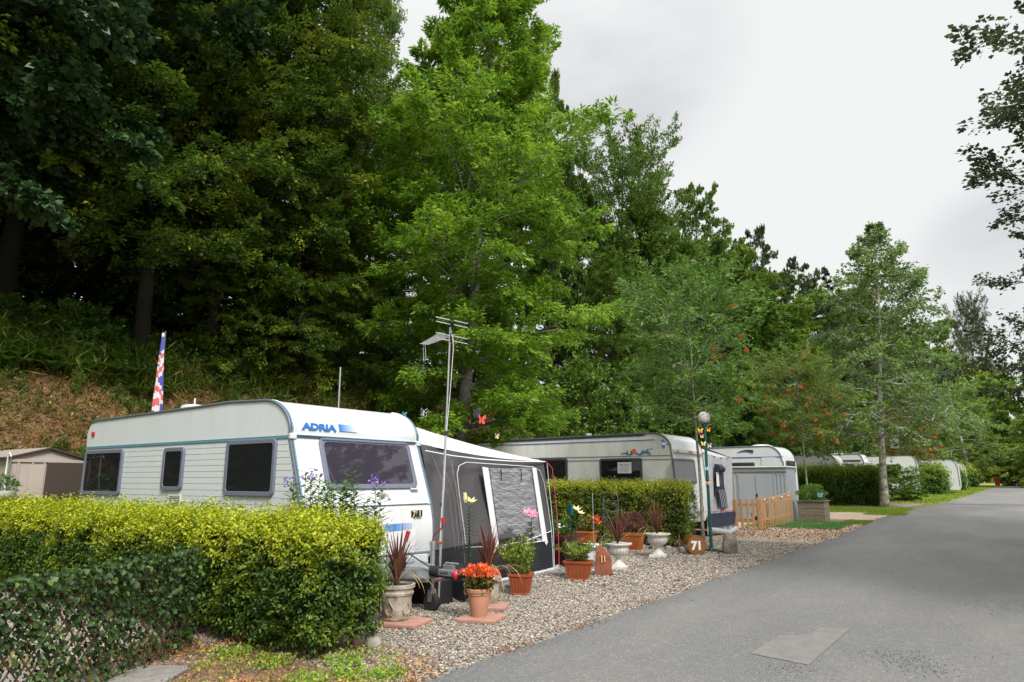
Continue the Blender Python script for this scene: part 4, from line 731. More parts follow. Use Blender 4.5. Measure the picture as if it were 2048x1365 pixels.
k = MB(); k.tube([(-6.17, 6.35, .55), (-6.19, 6.35, .66), (-6.16, 6.35, .78), (-6.11, 6.35, .88)], .017, 8); k.box((-6.17, 6.35, .60), (.10, .04, .10)); hb = k.build('brake_lever', M['black'], c1, smooth=50)
MB().tube([(-6.12, 6.35, .86), (-6.075, 6.35, .98)], [.026, .028], 10).build('grip', M['red'], hb, smooth=50)
k = MB(); k.tube([(-6.0, 6.72, .22), (-6.0, 6.72, .78)], .030, 12); k.tube([(-6.0, 6.72, .74), (-6.0, 6.72, .84)], .038, 12); jw = k.build('jockey_post', M['steel'], c1, smooth=50)
k = MB(); k.tube([(-6.0, 6.72, .84), (-6.0, 6.72, .90), (-5.95, 6.72, .95), (-5.86, 6.72, 1.0), (-5.84, 6.72, 1.06)], .010, 8); k.build('crank', M['rust'], jw, smooth=60)
MB().tube([(-5.84, 6.72, 1.05), (-5.84, 6.72, 1.13)], [.022, .027], 10).build('grip', M['red'], jw, smooth=50)
k = MB(); k.tube([(-6.0, 6.68, .11), (-6.0, 6.76, .11)], .11, 20); k.build('wheel', M['rubber'], jw, smooth=50, bevel=.01); MB().box((-6.0, 6.72, .19), (.06, .10, .14)).build('fork', M['steel'], jw)
k = MB(); k.tube([(-5.85, 6.5, .56), (-6.0, 6.3, .72), (-6.2, 6.2, .70), (-6.25, 6.22, .58), (-6.15, 6.25, .4), (-6.05, 6.25, .15), (-6.0, 6.3, .06), (-6.2, 6.4, .04)], .009, 6); k.tube([(-6.2, 6.3, .60), (-6.28, 6.18, .70), (-6.4, 6.2, .64), (-6.3, 6.3, .57)], .006, 6); k.build('cable', M['rubber'], c1, smooth=80)
k = MB()
for y in (5.75, 7.3): k.tube([(-7.3, y, .40), (-7.05, y, .20), (-7.0, y, .02)], .022, 6); k.box((-7.0, y, .02), (.14, .14, .02))
k.build('corner_steady', M['steel'], c1)
for y in (5.47, 7.6): MB().tube([(-9.6, y-.08, .32), (-9.6, y+.08, .32)], .32, 26).build('wheel', M['rubber'], c1, smooth=40)
# shaded underside things round the drawbar
k = MB(); k.prism([(-.22, 0), (.22, 0), (.2, .30), (-.2, .30)], (-6.35, 6.95, .01), UX, UZ, (0, .34, 0)); tag(k.build('crate', M['black'], None, bevel=.01), 'black box on the gravel under the caravan drawbar', 'box')
k = MB(); k.lathe([(.13, .0), (.15, .30), (.165, .30), (.165, .33), (.14, .33), (.135, .28)], (-6.30, 6.35, .01), 20); tag(k.build('bucket', M['black'], None, smooth=40), 'black bucket standing under the brake lever', 'bucket')
# ---- TV aerial mast
t = thing('aerial_mast', 'tall metal mast with a television aerial beside the caravan drawbar', 'aerial', (-6.12, 6.98, 0))
top = Vector((-6.02, 7.0, 3.66)); k = MB(); k.tube([(-6.12, 6.98, .0), (-6.05, 6.99, 2.3)], .016, 10); k.tube([(-6.053, 6.99, 2.2), top], .013, 10); k.build('mast', M['alu'], t, smooth=50)
k = MB(); k.tube([(-6.052, 6.99, 2.18), (-6.051, 6.99, 2.24)], .021, 10); k.tube([(-6.097, 6.985, 1.26), (-6.096, 6.985, 1.30)], .021, 10); k.build('sleeve', M['black'], t, smooth=50)
k = MB(); k.box((-6.10, 6.90, .80), (.05, .22, .03)).box((-6.1, 6.83, .80), (.08, .03, .05)).box((-6.10, 6.90, .35), (.04, .22, .02)); k.build('clamp', M['rust'], t, bevel=.004)
bd_ = Vector((-.83, .39, 0)).normalized(); cr_ = bd_.cross(UZ).normalized(); bo = top+Vector((.02, 0, -.07))
k = MB(); k.tube([bo, bo+bd_*1.0], .009, 6)
for i in range(13): q = bo+bd_*(.12+.07*i); l = .13-.005*i; k.tube([q-cr_*l, q+cr_*l], .005, 5)
k.build('boom', M['alu'], t)
k = MB()
for dz in (.13, .07, -.09, -.16):
    q = top+Vector((.02, .01, dz-.03)); k.tube([q-cr_*.24+UZ*.02, q-cr_*.03], .0075, 5); k.tube([q+cr_*.03, q+cr_*.24-UZ*.02], .0075, 5)
k.build('reflector', M['alu'], t); k = MB(); k.box(top+Vector((.0, 0, -.03)), (.02, .02, .36)).box(bo+bd_*.12, (.07, .07, .05)); k.build('bracket', M['black'], t)
k = MB(); k.tube([bo+bd_*.1, top+Vector((.03, .02, -.12)), top+Vector((.045, .02, -.3)), top+Vector((.02, 0, -.9)), (-6.035, 6.99, 2.3), (-6.05, 6.985, 1.9), (-6.06, 6.98, 1.5), (-6.085, 6.97, 1.2), (-6.10, 6.965, .8)], .004, 6); k.tube([bo+bd_*.98, bo+bd_*1.0-UZ*.12, bo+bd_*.97-UZ*.26], .0028, 5); k.tube([bo+bd_*.93, bo+bd_*.92-UZ*.10, bo+bd_*.90-UZ*.22], .0028, 5); k.build('cable', M['piping'], t, smooth=80)
# ---- flag, pole behind the roof, washing post
t = thing('flag', 'faded union flag hanging on a thin pole behind the caravan roof', 'flag', (-12.6, 7.9, 0))
fx, fy = -12.6, 7.95; pt = Y(331, 663, fy); pb = Y(319, 828, fy); MB().tube([(pb.x, fy, .02), (pb.x, fy, pb.z), (pt.x, fy, pt.z)], .014, 8).build('pole', M['trim'], t, smooth=60)
def flagpt(u, v):  # u across 0..1, v down 0..1 : a limp flag gathered in folds and swinging in towards the foot
    zt, zb = pt.z-.05, pb.z-.05; z = zt+(zb-zt)*v; x = pt.x+(pb.x-pt.x)*v; wd = .03+.27*v
    return Vector((x+wd*(.85*u-.45)+.02*math.sin(u*9+v*4), fy-.05+.07*math.sin(u*14+v*2)*(.3+v), z-(.10*u if v > .9 else 0)*1.5+.02*math.sin(u*20)*v))
fl = MB(); flr = MB(); flw = MB(); nU, nV = 14, 44
for i in range(nU):
    for j in range(nV):
        u, v = (i+.5)/nU, (j+.5)/nV
        d1, d2 = abs((v-.58)-(u-.5)*.45), abs((v-.58)+(u-.5)*.45); s = min(d1, d2)
        tgt = flr if (s < .035 or .80 < v < .88 and u < .8 or abs(v-.36+u*.1) < .03) else flw if (s < .085 or .74 < v < .92 and u < .85 or abs(v-.36+u*.1) < .06 or v < .05) else fl
        a, b = i/nU, j/nV; c, d = (i+1)/nU, (j+1)/nV; F_ = [flagpt(a, b), flagpt(c, b), flagpt(c, d), flagpt(a, d)]; tgt.add(F_+[p+Vector((0, .003, 0)) for p in F_], [(0, 1, 2, 3), (7, 6, 5, 4)])
for mb_, n_, m_ in ((fl, 'blue_field', 'flagblue'), (flw, 'white_band', 'flagwhite'), (flr, 'red_cross', 'flagred')): mb_.build(n_, M[m_], t)
p1 = X(681, 735, -13.2); tag(MB().tube([(-13.2, p1.y, 0), (-13.2, p1.y, p1.z)], .022, 8).build('metal_post', M['alu'], None, smooth=50), 'thin bare metal post standing behind the caravan roof', 'post')
# ================================================================ awning
aw = thing('awning', 'charcoal and light grey caravan awning with a crinkled clear window', 'awning', (-8, 9.3, 0), 'caravan awnings')
def AW(px, py, out=0.): p = X(px, py, -6.95); return Vector((-6.95+out, p.y, p.z))
A_ = Vector((-8.1, 7.72, 2.62)); B_ = Vector((-7.2, 7.72, 2.13)); C_ = AW(1087, 923); D_ = Vector((-12.6, C_.y, C_.z)); E_ = Vector((-12.6, 7.72, 2.60))
def patch(c00, c10, c11, c01, nu, nv, fn=None):
    vs = []; fs = []
    for i in range(nu+1):
        for j in range(nv+1):
            a, b = i/nu, j/nv; p = (Vector(c00)*(1-a)+Vector(c10)*a)*(1-b)+(Vector(c01)*(1-a)+Vector(c11)*a)*b; vs.append(p+(fn(a, b) if fn else Vector((0, 0, 0))))
    for i in range(nu):
        for j in range(nv): q = i*(nv+1)+j; fs.append((q, q+nv+1, q+nv+2, q+1))
    return vs, fs
rf = MB(); rf.add(*patch(A_, C_, D_, E_, 16, 10, lambda a, b: Vector((0, 0, -.05*math.sin(a*math.pi))))); rf.add(*patch(A_, C_, C_+Vector((.002, 0, -.002)), B_, 24, 10, lambda a, b: Vector((.02*math.sin(b*9+a*2)*(1-a), 0, -.055*math.sin(a*math.pi)*(1-b)-.05*math.sin(a*math.pi)*b)))); rf.build('roof', M['greyroof'], aw, smooth=60)
# end wall: follows the caravan front, then down to the skirt
SK0, SK1 = AW(884, 1098), AW(1101, 1062); LB = Vector((-6.93, 7.74, .02)); RB = AW(1107, 1140)
def wallfn(a, b):
    cx = -.055*math.sin(a*math.pi)*(1-b); fold = .035*math.sin((a*7+b*1.6*(1-a))*4.2)*max(0, 1-a*2.2)*(1-b*.3)+.008*math.sin(a*31+b*9); prof = -.25*max(0, (1-b*1.6))*max(0, 1-a*2.5)*0
    return Vector((fold+prof, 0, cx))
wm = MB(); top_l = B_; wm.add(*patch(top_l, C_, SK1, Vector((-6.9, 7.74, SK0.z)), 70, 24, wallfn)); wm.build('end_wall', M['charcoal'], aw, smooth=60)
wm = MB(); wm.add(*patch(Vector((-6.9, 7.74, SK0.z)), SK1, RB, LB, 30, 6, lambda a, b: Vector((.02*math.sin(a*23+b*3)*b, 0, 0)))); wm.build('skirt', M['skirt'], aw, smooth=60)
wm = MB(); wm.add(*patch(C_, D_, Vector((-12.6, RB.y, .02)), RB, 20, 8, lambda a, b: Vector((0, .02*math.sin(a*40), 0)))); wm.build('front_wall', M['charcoal'], aw, smooth=60)
def line(name, pts, r, m, out=.018, parent=aw, n=6, smooth=True): return MB().tube([AW(px, py, out) for px, py in pts], r, n).build(name, m, parent, smooth=60)
line('piping', [(848, 902), (900, 912), (960, 919), (1020, 923), (1087, 924)], .011, M['piping'], .03)
line('piping', [(884, 1098), (950, 1094), (985, 1094), (1050, 1082), (1101, 1062)], .007, M['piping'], .03)
line('piping', [(934, 1135), (926, 1060), (916, 985), (912, 948), (916, 932), (930, 925), (960, 927), (1020, 931), (1064, 934), (1078, 942), (1086, 965), (1092, 1000), (1101, 1062), (1105, 1138)], .006, M['piping'], .022)
line('piping', [(900, 920), (918, 1040), (928, 1135)], .004, M['silver'], .03); line('piping', [(1092, 925), (1105, 1062), (1107, 1138)], .006, M['piping'], .02)
for i, a in enumerate((.2, .5, .8)):   # fine stitched seams
    line('seam', [(860+i*16, 912), (895+i*10, 1000), (905+i*8, 1098)], .003, M['silver'], .05)
pv = MB(); q = [AW(971, 936, .012), AW(1066, 934, .012), AW(1089, 1084, .012), AW(993, 1095, .012)]
pv.add(*patch(q[0], q[1], q[2], q[3], 40, 60, lambda a, b: Vector((.006*math.sin(b*46+a*11+3*math.sin(a*9)+2*math.sin(b*13))*(.25+.75*abs(a-.5)*2)+.005*math.sin(b*80-a*23+2*math.sin(a*17)), 0, -.012*math.sin(a*math.pi)*(1-b))))); wd_ = pv.build('clear_window', M['pvc'], aw, smooth=180)
for a, b, c, d in (((962, 934), (974, 936), (996, 1096), (986, 1096)), ((1062, 936), (1070, 936), (1092, 1080), (1083, 1084))):
    k = MB(); k.add([AW(*a, .02), AW(*b, .02), AW(*c, .02), AW(*d, .02)]+[AW(*a, .028), AW(*b, .028), AW(*c, .028), AW(*d, .028)], [(0, 3, 2, 1), (4, 5, 6, 7), (0, 1, 5, 4), (1, 2, 6, 5), (2, 3, 7, 6), (3, 0, 4, 7)]); k.build('window_border', M['piping'], wd_)
line('window_seam', [(976, 938), (998, 1096)], .004, M['black'], .03, wd_); line('window_seam', [(1060, 938), (1082, 1086)], .004, M['black'], .03, wd_); line('window_seam', [(993, 1096), (1092, 1081)], .008, M['piping'], .025, wd_)
for x_ in (999, 1039): line('toggle', [(x_, 938), (x_+1, 948), (x_+1, 962)], .007, M['black'], .03, wd_)
for x_, y_ in ((986, 1097), (1090, 1083)): k = MB(); p = AW(x_, y_, .02); k.add([p+UY*-.06, p+UY*.06, p-UZ*.07, p+UY*-.06+UX*.01, p+UY*.06+UX*.01, p-UZ*.07+UX*.01], [(0, 2, 1), (3, 4, 5), (0, 1, 4, 3), (1, 2, 5, 4), (2, 0, 3, 5)]); k.build('corner_tab', M['piping'], aw)
k = MB(); k.tube([RB+Vector((.05, -.3, .03)), RB+Vector((.1, 0, .05)), RB+Vector((-.1, .15, .03)), RB+Vector((0, .2, .06))], .02, 6); k.tube([LB+Vector((.25, .5, .03)), LB+Vector((.28, 1.8, .03)), RB+Vector((.12, -.2, .03))], .03, 6); k.build('ground_sheet', M['ltgrey'], aw, smooth=60)
k = MB(); k.tube([C_+Vector((.02, .05, 0)), C_+Vector((.06, .20, -.12)), C_+Vector((.08, .26, -.6)), C_+Vector((.1, .32, -1.2)), C_+Vector((.1, .34, -1.85))], .008, 7); tag(k.build('strap', M['strap'], None, smooth=60), 'thin dull pink strap hanging from the outer corner of the awning', 'strap')
# ================================================================ second caravan
c2 = thing('caravan', 'cream caravan with a notice in its window behind the square hedge', 'caravan', (-10.5, 18.3, 0), 'touring caravans on the pitches')
Z0, Z1 = 17.5, 19.75
P2 = [(-13.9, .45), (-7.2, .45), (-7.12, .7), (-7.12, 1.3), (-7.22, 2.42)]+arc(-7.72, 2.38, .50, .46, 5, 85, 9)+[(-8.1, 2.845), (-13.6, 2.80)]+arc(-13.75, 2.55, .3, .25, 85, 175, 5)
MB().prism(P2, (0, Z0, 0), UX, UZ, UY*(Z1-Z0)).build('body', M['cream'], c2, smooth=32)
frc = MB(); frc.prism([(p[0]+.012, p[1]+.012) for p in P2[2:15]]+[(-8.1, 2.78)]+[(p[0]-.05, p[1]-.05) for p in P2[2:15]][::-1], (0, Z0+.06, 0), UX, UZ, UY*(Z1-Z0-.12)); frc.build('front_shell', M['white'], c2, smooth=32)
MB().prism([(-13.9, 2.735), (-8.1, 2.77), (-7.9, 2.79), (-8.1, 2.835), (-13.8, 2.795)], (0, Z0-.001, 0), UX, UZ, (0, -.012, 0)).build('roof_band', M['gframe'], c2); MB().box((-10.7, Z0-.01, 2.665), (6.0, .012, .02)).build('roof_line', M['blue'], c2)
for z in (2.14, 2.24, 1.42): MB().box((-10.5, Z0-.008, z), (6.5, .016, .014)).build('side_line', M['trim'], c2)
t_ = MB(); prof_line(t_, P2, Z0-.01, .022, 2, 16, 8); t_.build('edge_rail', M['trim'], c2, smooth=60); t_ = MB(); prof_line(t_, P2, Z1+.01, .022, 2, 16, 8); t_.build('edge_rail', M['trim'], c2, smooth=60)
cw = [Y(1200, 918, Z0), Y(1286, 963, Z0)]; window(c2, ((cw[0].x+cw[1].x)/2, Z0-.01, (cw[0].z+cw[1].z)/2), UX, UZ, cw[1].x-cw[0].x, cw[0].z-cw[1].z, M['gframe'], M['glass'], .06, .06, .04, M['netcurtain'])
p = Y(1107, 940, Z0); window(c2, (p.x, Z0-.01, p.z), UX, UZ, 1.0, .66, M['gframe'], M['glass'], .06, .06, .04, M['interior'])
# the notice taped inside the window
p = Y(1249, 936, Z0-.04); nb = thing('window_notice', 'white sale notice stuck in the window of the cream caravan', 'notice', (p.x, p.y, p.z-.12)); MB().box((p.x, p.y, p.z), (.42, .006, .30)).build('paper', M['paper'], nb); text('FOR SALE', .075, M['ink'], nb, (p.x-.17, p.y-.004, p.z+.05), UX, UZ, 'lettering', .001)
for i in range(3): text(['caravan and awning', 'please enquire at', 'pitch or reception'][i], .035, M['gframe'], nb, (p.x-.15, p.y-.004, p.z-.01-.045*i), UX, UZ, 'lettering', .001)
# painted ornament on the side: waves, mountains and a sun
wv = MB(); p0 = Y(1243, 906, Z0-.012); p1_ = Y(1303, 903, Z0-.012)
for i in range(30): a = i/30; x = p0.x+(p1_.x-p0.x)*a; wv.box((x, Z0-.013, p0.z-.035+.025*math.sin(a*18)), (.042, .008, .016+.014*math.sin(a*math.pi)), 0)
wv.build('wave_emblem', M['blue'], c2); sx = p0.x+(p1_.x-p0.x)*.42
k = MB(); k.prism([(.055*(1+.5*(i % 2))*math.cos(i*math.pi/8), .055*(1+.5*(i % 2))*math.sin(i*math.pi/8)) for i in range(16)], (sx, Z0-.010, p0.z+.03), UX, UZ, (0, -.008, 0)); k.build('sun_emblem', M['orange'], c2)
k = MB(); k.prism([(-.16, 0), (-.06, .09), (-.02, .05), (.06, .10), (.16, 0), (.05, .03), (-.02, .0), (-.07, .03)], (sx+.34, Z0-.010, p0.z-.03), UX, UZ, (0, -.008, 0)); k.build('mountain_emblem', M['midblue'], c2)
for dx in (-.24, -.12): k = MB(); k.prism([(0, 0), (.05, 0), (.05, .09)], (sx+dx, Z0-.010, p0.z-.02), UX, UZ, (0, -.008, 0)); k.build('sail_emblem', M['gframe'], c2)
text('EL-5A', .06, M['gframe'], c2, (p1_.x-.12, Z0-.012, p1_.z+.04), UX, UZ, 'lettering', .002)
p = X(1328, 888, -7.2); k = MB(); k.prism(arc(0, 0, .13, .13, 0, 340, 16), (-7.235, p.y+.02, p.z), UY, Vector((-.08, 0, 1)), (.008, 0, 0)); k.build('round_emblem', M['blue'], c2); MB().prism([(-.13, -.025), (.13, -.025), (.13, .03), (-.13, .03)], (-7.228, p.y+.02, p.z), UY, Vector((-.08, 0, 1)), (.006, 0, 0)).build('emblem_band', M['white'], c2)
text('caravans', .06, M['gframe'], c2, (-7.222, p.y+.2, p.z-.02), UY, UZ, 'lettering', .002)
MB().box((-7.16, (Z0+Z1)/2, 2.36), (.09, Z1-Z0-.12, .10)).build('light_bar', M['white'], c2, bevel=.02)
for y in (Z0+.18, (Z0+Z1)/2, Z1-.18): MB().box((-7.108, y, 2.36), (.02, .12 if abs(y-(Z0+Z1)/2) > .1 else .3, .05)).build('marker_lamp', M['lamp_red'], c2)
wa, wb = X(1342, 917, -7.17), X(1391, 968, -7.13); window(c2, (-7.13, (wa.y+wb.y)/2, (wa.z+wb.z)/2), UY, Vector((-.07, 0, 1)), wb.y-wa.y, wa.z-wb.z, M['gframe'], M['fglass'], .07, .05, .03, M['interior'], catches=False)
p = X(1405, 1018, -7.0); k = MB(); k.tube([(-7.15, p.y, p.z), (-7.02, p.y, p.z)], .17, 20); lp_ = k.build('rear_lamp', M['white'], c2, smooth=40, bevel=.02); k = MB(); k.sphere((-7.02, p.y, p.z), .13, 18, 10, (.35, 1, 1)); k.build('lens', M['lamp_red'], lp_, smooth=180)
k = MB(); k.lathe([(.05, 0), (.05, .10), (.09, .10), (.09, .14), (.02, .15)], (-10.1, 18.2, 2.82), 14); k.build('roof_vent', M['white'], c2, smooth=40)
# its awning: light grey with navy skirt
a2 = thing('awning', 'light grey awning with navy band leaning behind the lamp post', 'awning', (-8, 21, 0), 'caravan awnings')
def A2(px, py, out=0.): p = X(px, py, -7.15); return Vector((-7.15+out, p.y, p.z))
tA, tB = Vector((-8.0, Z1+.02, 2.86)), Vector((-7.2, Z1+.02, 2.40)); tC = A2(1461, 915); bC = A2(1468, 1062); bC.z = .05; bA = Vector((-7.15, Z1+.02, .05))
k = MB(); k.add(*patch(tA, tC, Vector((-13, tC.y, tC.z)), Vector((-13, Z1, 2.8)), 8, 6)); k.add(*patch(tA, tC, tC+Vector((.01, 0, -.01)), tB, 12, 5, lambda a, b: Vector((.02*math.sin(b*12), 0, -.06*math.sin(a*math.pi))))); k.build('roof', M['ltgrey'], a2, smooth=60)
k = MB(); k.add(*patch(tB, tC, bC, bA, 36, 20, lambda a, b: Vector((.04*math.sin(a*26+b*4), 0, -.06*math.sin(a*math.pi)*(1-b))))); k.add(*patch(tC, Vector((-13, tC.y, tC.z)), Vector((-13, bC.y, .05)), bC, 20, 6, lambda a, b: Vector((0, .03*math.sin(a*30), 0)))); k.build('wall', M['ltgrey'], a2, smooth=60)
for nm, q, m_ in (('side_panel', [(1424, 928), (1440, 930), (1447, 985), (1428, 985)], 'navy'), ('window', [(1430, 978), (1445, 978), (1453, 1016), (1434, 1016)], 'navy'), ('window', [(1424, 945), (1438, 945), (1441, 970), (1426, 970)], 'gframe'), ('navy_band', [(1415, 1028), (1466, 1023), (1468, 1048), (1418, 1056)], 'navy')):
    k = MB(); w4 = [A2(*z, .06) for z in q]; k.add(*patch(*w4, 10, 6, lambda a, b: Vector((.02*math.sin(a*26+b*4), 0, 0)))); k.build(nm, M[m_], a2, smooth=60)
for i in range(5): MB().tube([A2(1432+i*3, 980, .10), A2(1438+i*3.3, 1015, .10)], .008, 5).build('curtain_fold', M['paper'], a2)
k = MB(); p = A2(1426, 937, .12); k.tube([p, A2(1437, 939, .12)], .10, 12); k.build('rolled_blind', M['navy'], a2, smooth=50); MB().box(A2(1429, 959, .10), (.01, .22, .42)).build('pocket', M['paper'], a2)
k = MB(); k.tube([A2(1414, 1024, .08), A2(1440, 1023, .08), A2(1466, 1021, .08)], .012, 5); k.build('piping', M['red'], a2); k = MB(); k.tube([A2(1418, 1060, .02), A2(1450, 1066, .12), A2(1468, 1058, .05)], .09, 8); k.build('mud_flap', M['ltgrey'], a2, smooth=60)
# ================================================================ sheds
t = thing('garden_shed', 'small beige metal shed with dark door behind the left hedge', 'shed', (-15.5, 5.3, gzf(-14, 5)), 'sheds on the pitches')
xs_, ya, yb, ze, zp, zb = -14.0, 4.70, 5.92, 1.96, 2.13, .1; ym = (ya+yb)/2; M['beige2'] = M['beige']
k = MB(); k.prism([(ya, zb), (yb, zb), (yb, ze), (ym, zp), (ya, ze)], (xs_-2.0, 0, 0), UY, UZ, (2.0, 0, 0)); k.build('wall', M['beige'], t)
k = MB()
for y in (ya+.03, ya+.16, ya+.38, ym-.05, yb-.03): k.box((xs_+.012, y, 1.0), (.024, .028, 1.8))
k.box((xs_+.014, ym, ze-.03), (.028, yb-ya, .05)); k.build('rib', M['beige'], t)
MB().box((xs_+.02, 5.60, 1.03), (.02, .60, 1.74)).build('door', M['brown'], t, bevel=.004); MB().box((xs_+.02, ya+.45, 1.0), (.012, .24, 1.7)).build('sliding_panel', M['beige'], t, bevel=.004)
k = MB()
for s in (-1, 1):
    for i in range(1): k.prism([(0, 0), (s*(ym-ya+.07), -(zp-ze)-.02), (s*(ym-ya+.07), -(zp-ze)+.005), (0, .03)], (xs_-2.05, ym, zp+.01), UY, UZ, (2.12, 0, 0))
k.build('roof', M['brown'], t); k = MB()
for i in range(14): x = xs_-1.95+i*.15; k.box((x, ya+.28, zp-.055), (.04, .68, .02), rx=.27)
k.build('roof_rib', M['beige'], t)
def steel_shed():
    x0, x1, y0, y1, z = -9.15, -6.85, 27.75, 29.1, 2.06; g = .05
    t = thing('steel_shed', 'pale grey ribbed steel shed behind the new picket fence', 'shed', ((x0+x1)/2, y0, g), 'sheds on the pitches')
    MB().box(((x0+x1)/2, (y0+y1)/2, (g+z)/2), (x1-x0, y1-y0, z-g)).build('wall', M['shed'], t)
    k = MB(); n = int((x1-x0)/.14)
    for i in range(n+1): x = x0+i*.14; k.box((x, y0-.010, 1.0), (.04, .02, 1.9)) if not (-8.7 < x < -7.35) else None
    for i in range(9): k.box((x1+.010, y0+.05+i*.155, 1.0), (.02, .05, 1.9))
    k.build('rib', M['shed'], t)
    for a in (-8.70, -8.03): d = MB().box((a+.33, y0-.02, .95), (.645, .03, 1.72)).build('door', M['shed'], t, bevel=.006)
    MB().box((-8.0, y0-.045, .98), (.06, .03, .16)).build('handle', M['black'], t)
    MB().box(((x0+x1)/2, (y0+y1)/2-.03, z+.03), (x1-x0+.16, y1-y0+.16, .05)).build('roof', M['white'], t, bevel=.01); MB().box(((x0+x1)/2, y0-.03, z-.08), (x1-x0+.06, .04, .12)).build('fascia', M['shed'], t)
steel_shed()
# ================================================================ picket fence, gate, planter, mat
fx0 = -6.62; fy0, fy1 = 23.2, 27.3; t = thing('picket_fence', 'new orange pine picket fence running towards the planter', 'fence', (fx0, fy0, 0))
pk0 = None; n = 22
for i in range(n):
    y = fy0+.05+(fy1-fy0-.1)*i/(n-1); h = 1.0+.12*(i/(n-1))**2
    if pk0 is None:
        pk0 = MB().prism([(-.030, .05), (.030, .05), (.030, .95), (0, 1.0), (-.030, .95)], (fx0, y, 0), UY, UZ, (.016, 0, 0)).build('picket', M['wood'], t); base_y = y; o = pk0
    else: o = pk0.copy(); C.objects.link(o); o.location = (0, y-base_y, gzf(fx0, y)); o.scale = (1, 1, h)
k = MB()
for z in (.28, .82): k.prism([(fy0, z), (fy1, z+.05), (fy1, z+.13), (fy0, z+.08)], (fx0-.035, 0, 0), UY, UZ, (.032, 0, 0))
k.build('rail', M['wood'], t)
for y in (fy0, 25.2, fy1): MB().box((fx0-.07, y, .52), (.08, .08, 1.04)).build('post', M['wood'], t, bevel=.005)
for y in (23.6, 24.6, 25.7, 26.7): k = MB(); k.sphere((fx0+.05, y, .94+.02*(y-23)), .035, 10, 8); k.build('solar_light', M['white'], t, smooth=180)
t = thing('picket_gate', 'small pine picket gate left of the fence', 'gate', (-7.0, 23.1, 0))
for i in range(5):
    x = -7.38+i*.185; MB().prism([(-.04, .05), (.04, .05), (.04, .95), (0, 1.01), (-.04, .95)], (x, 23.10, 0), UX, UZ, (0, -.022, 0)).build('picket', M['wood'], t)
for z in (.28, .80): MB().box((-7.01, 23.125, z), (.80, .03, .075)).build('rail', M['wood'], t)
for x in (-7.45, -6.60): MB().box((x, 23.14, .50), (.08, .08, 1.02)).build('post', M['wood'], t, bevel=.005)
def flatshape(name, poly, o, u, v, w_, m, label, cat, parent=None):
    k = MB(); k.prism(poly, o, u, v, w_); r = k.build(name, m, parent); 
    if label: tag(r, label, cat)
    return r
flatshape('cockerel_silhouette', [(-.05, 0), (.05, 0), (.04, .10), (.16, .14), (.26, .24), (.30, .42), (.22, .34), (.16, .28), (.08, .32), (.04, .46), (.06, .60), (.02, .68), (-.05, .62), (-.07, .52), (-.12, .36), (-.14, .20), (-.08, .10)], (-7.18, 25.0, .05), -UX, UZ, (0, .03, 0), M['black'], 'black cockerel silhouette standing behind the picket gate', 'ornament')
k = MB(); k.tube([(-6.95, 25.2, .05), (-6.95, 25.2, .95)], .04, 8); k.lathe([(.11, 0), (.13, .05), (.13, .10), (.05, .12)], (-6.95, 25.2, .03), 12); tag(k.build('bollard', M['black'], None, smooth=50), 'slim black post standing behind the picket gate', 'post')
t = thing('timber_planter', 'weathered timber planter with a clipped dark green shrub', 'planter', (-6.05, 28.0, .06))
pc = (-6.05, 28.05); k = MB(); g = .06
for i in range(3):
    z = g+.13+i*.245
    for s in (-1, 1): k.box((pc[0], pc[1]+s*.42, z), (.94, .03, .235)); k.box((pc[0]+s*.455, pc[1], z), (.03, .81, .235))
k.build('boards', M['oldwood'], t, bevel=.006); k = MB()
for s in (-1, 1):
    k.box((pc[0], pc[1]+s*.44, g+.77), (1.02, .09, .03)); k.box((pc[0]+s*.475, pc[1], g+.77), (.09, .97, .028))
k.build('rim', M['oldwood'], t, bevel=.004); MB().box((pc[0], pc[1], g+.69), (.88, .80, .04)).build('soil', M['soil'], t)
def leaf_blob(name, parent, c, r, n, ls, m, seed, la=.5, sc3=(1, 1, 1), up=.3, inner=.35, cut=-.5, ovate=False):
    rg = np.random.RandomState(seed); d = unit(rg.randn(n, 3)); d = d[d[:, 2] > cut]; n = len(d); rr = r*(inner+(1-inner)*rg.rand(n)**.45)*(1+.16*np.sin(d[:, 0]*7+seed)*np.cos(d[:, 1]*6)+.10*np.sin(d[:, 2]*9))
    P = d*rr[:, None]*np.array(sc3); D = unit(d+rg.randn(n, 3)*.7+[0, 0, up]); N = unit(d*.5+rg.randn(n, 3)*.6+[0, 0, .8]); s = ls*(.6+.8*rg.rand(n)); v, f = leaf_arrays(P, D, N, s, s*la, .15, ovate); o0 = org(parent)
    return link(name, np_mesh(name, v+np.array(c)-np.array(list(o0)), f, m), parent)
leaf_blob('shrub', t, (pc[0], pc[1], g+.98), .50, 3800, .07, L['laurel'], 3, .4, (1.0, .95, .72))
k = MB()
for i, (dx, dz) in enumerate(((-.05, .04), (.05, .04), (-.04, -.03), (.04, -.03))): k.prism(arc(0, 0, .05, .04, 0, 330, 8), (pc[0]+.38+dx, pc[1]-.5, g+.98+dz), UX, UZ, (0, .01, 0))
k.tube([(pc[0]+.38, pc[1]-.49, g+.95), (pc[0]+.38, pc[1]-.44, g+.70)], .004, 5); tag(k.build('butterfly_ornament', M['skyblue'], None), 'pale blue butterfly on a stick in the timber planter', 'butterfly')
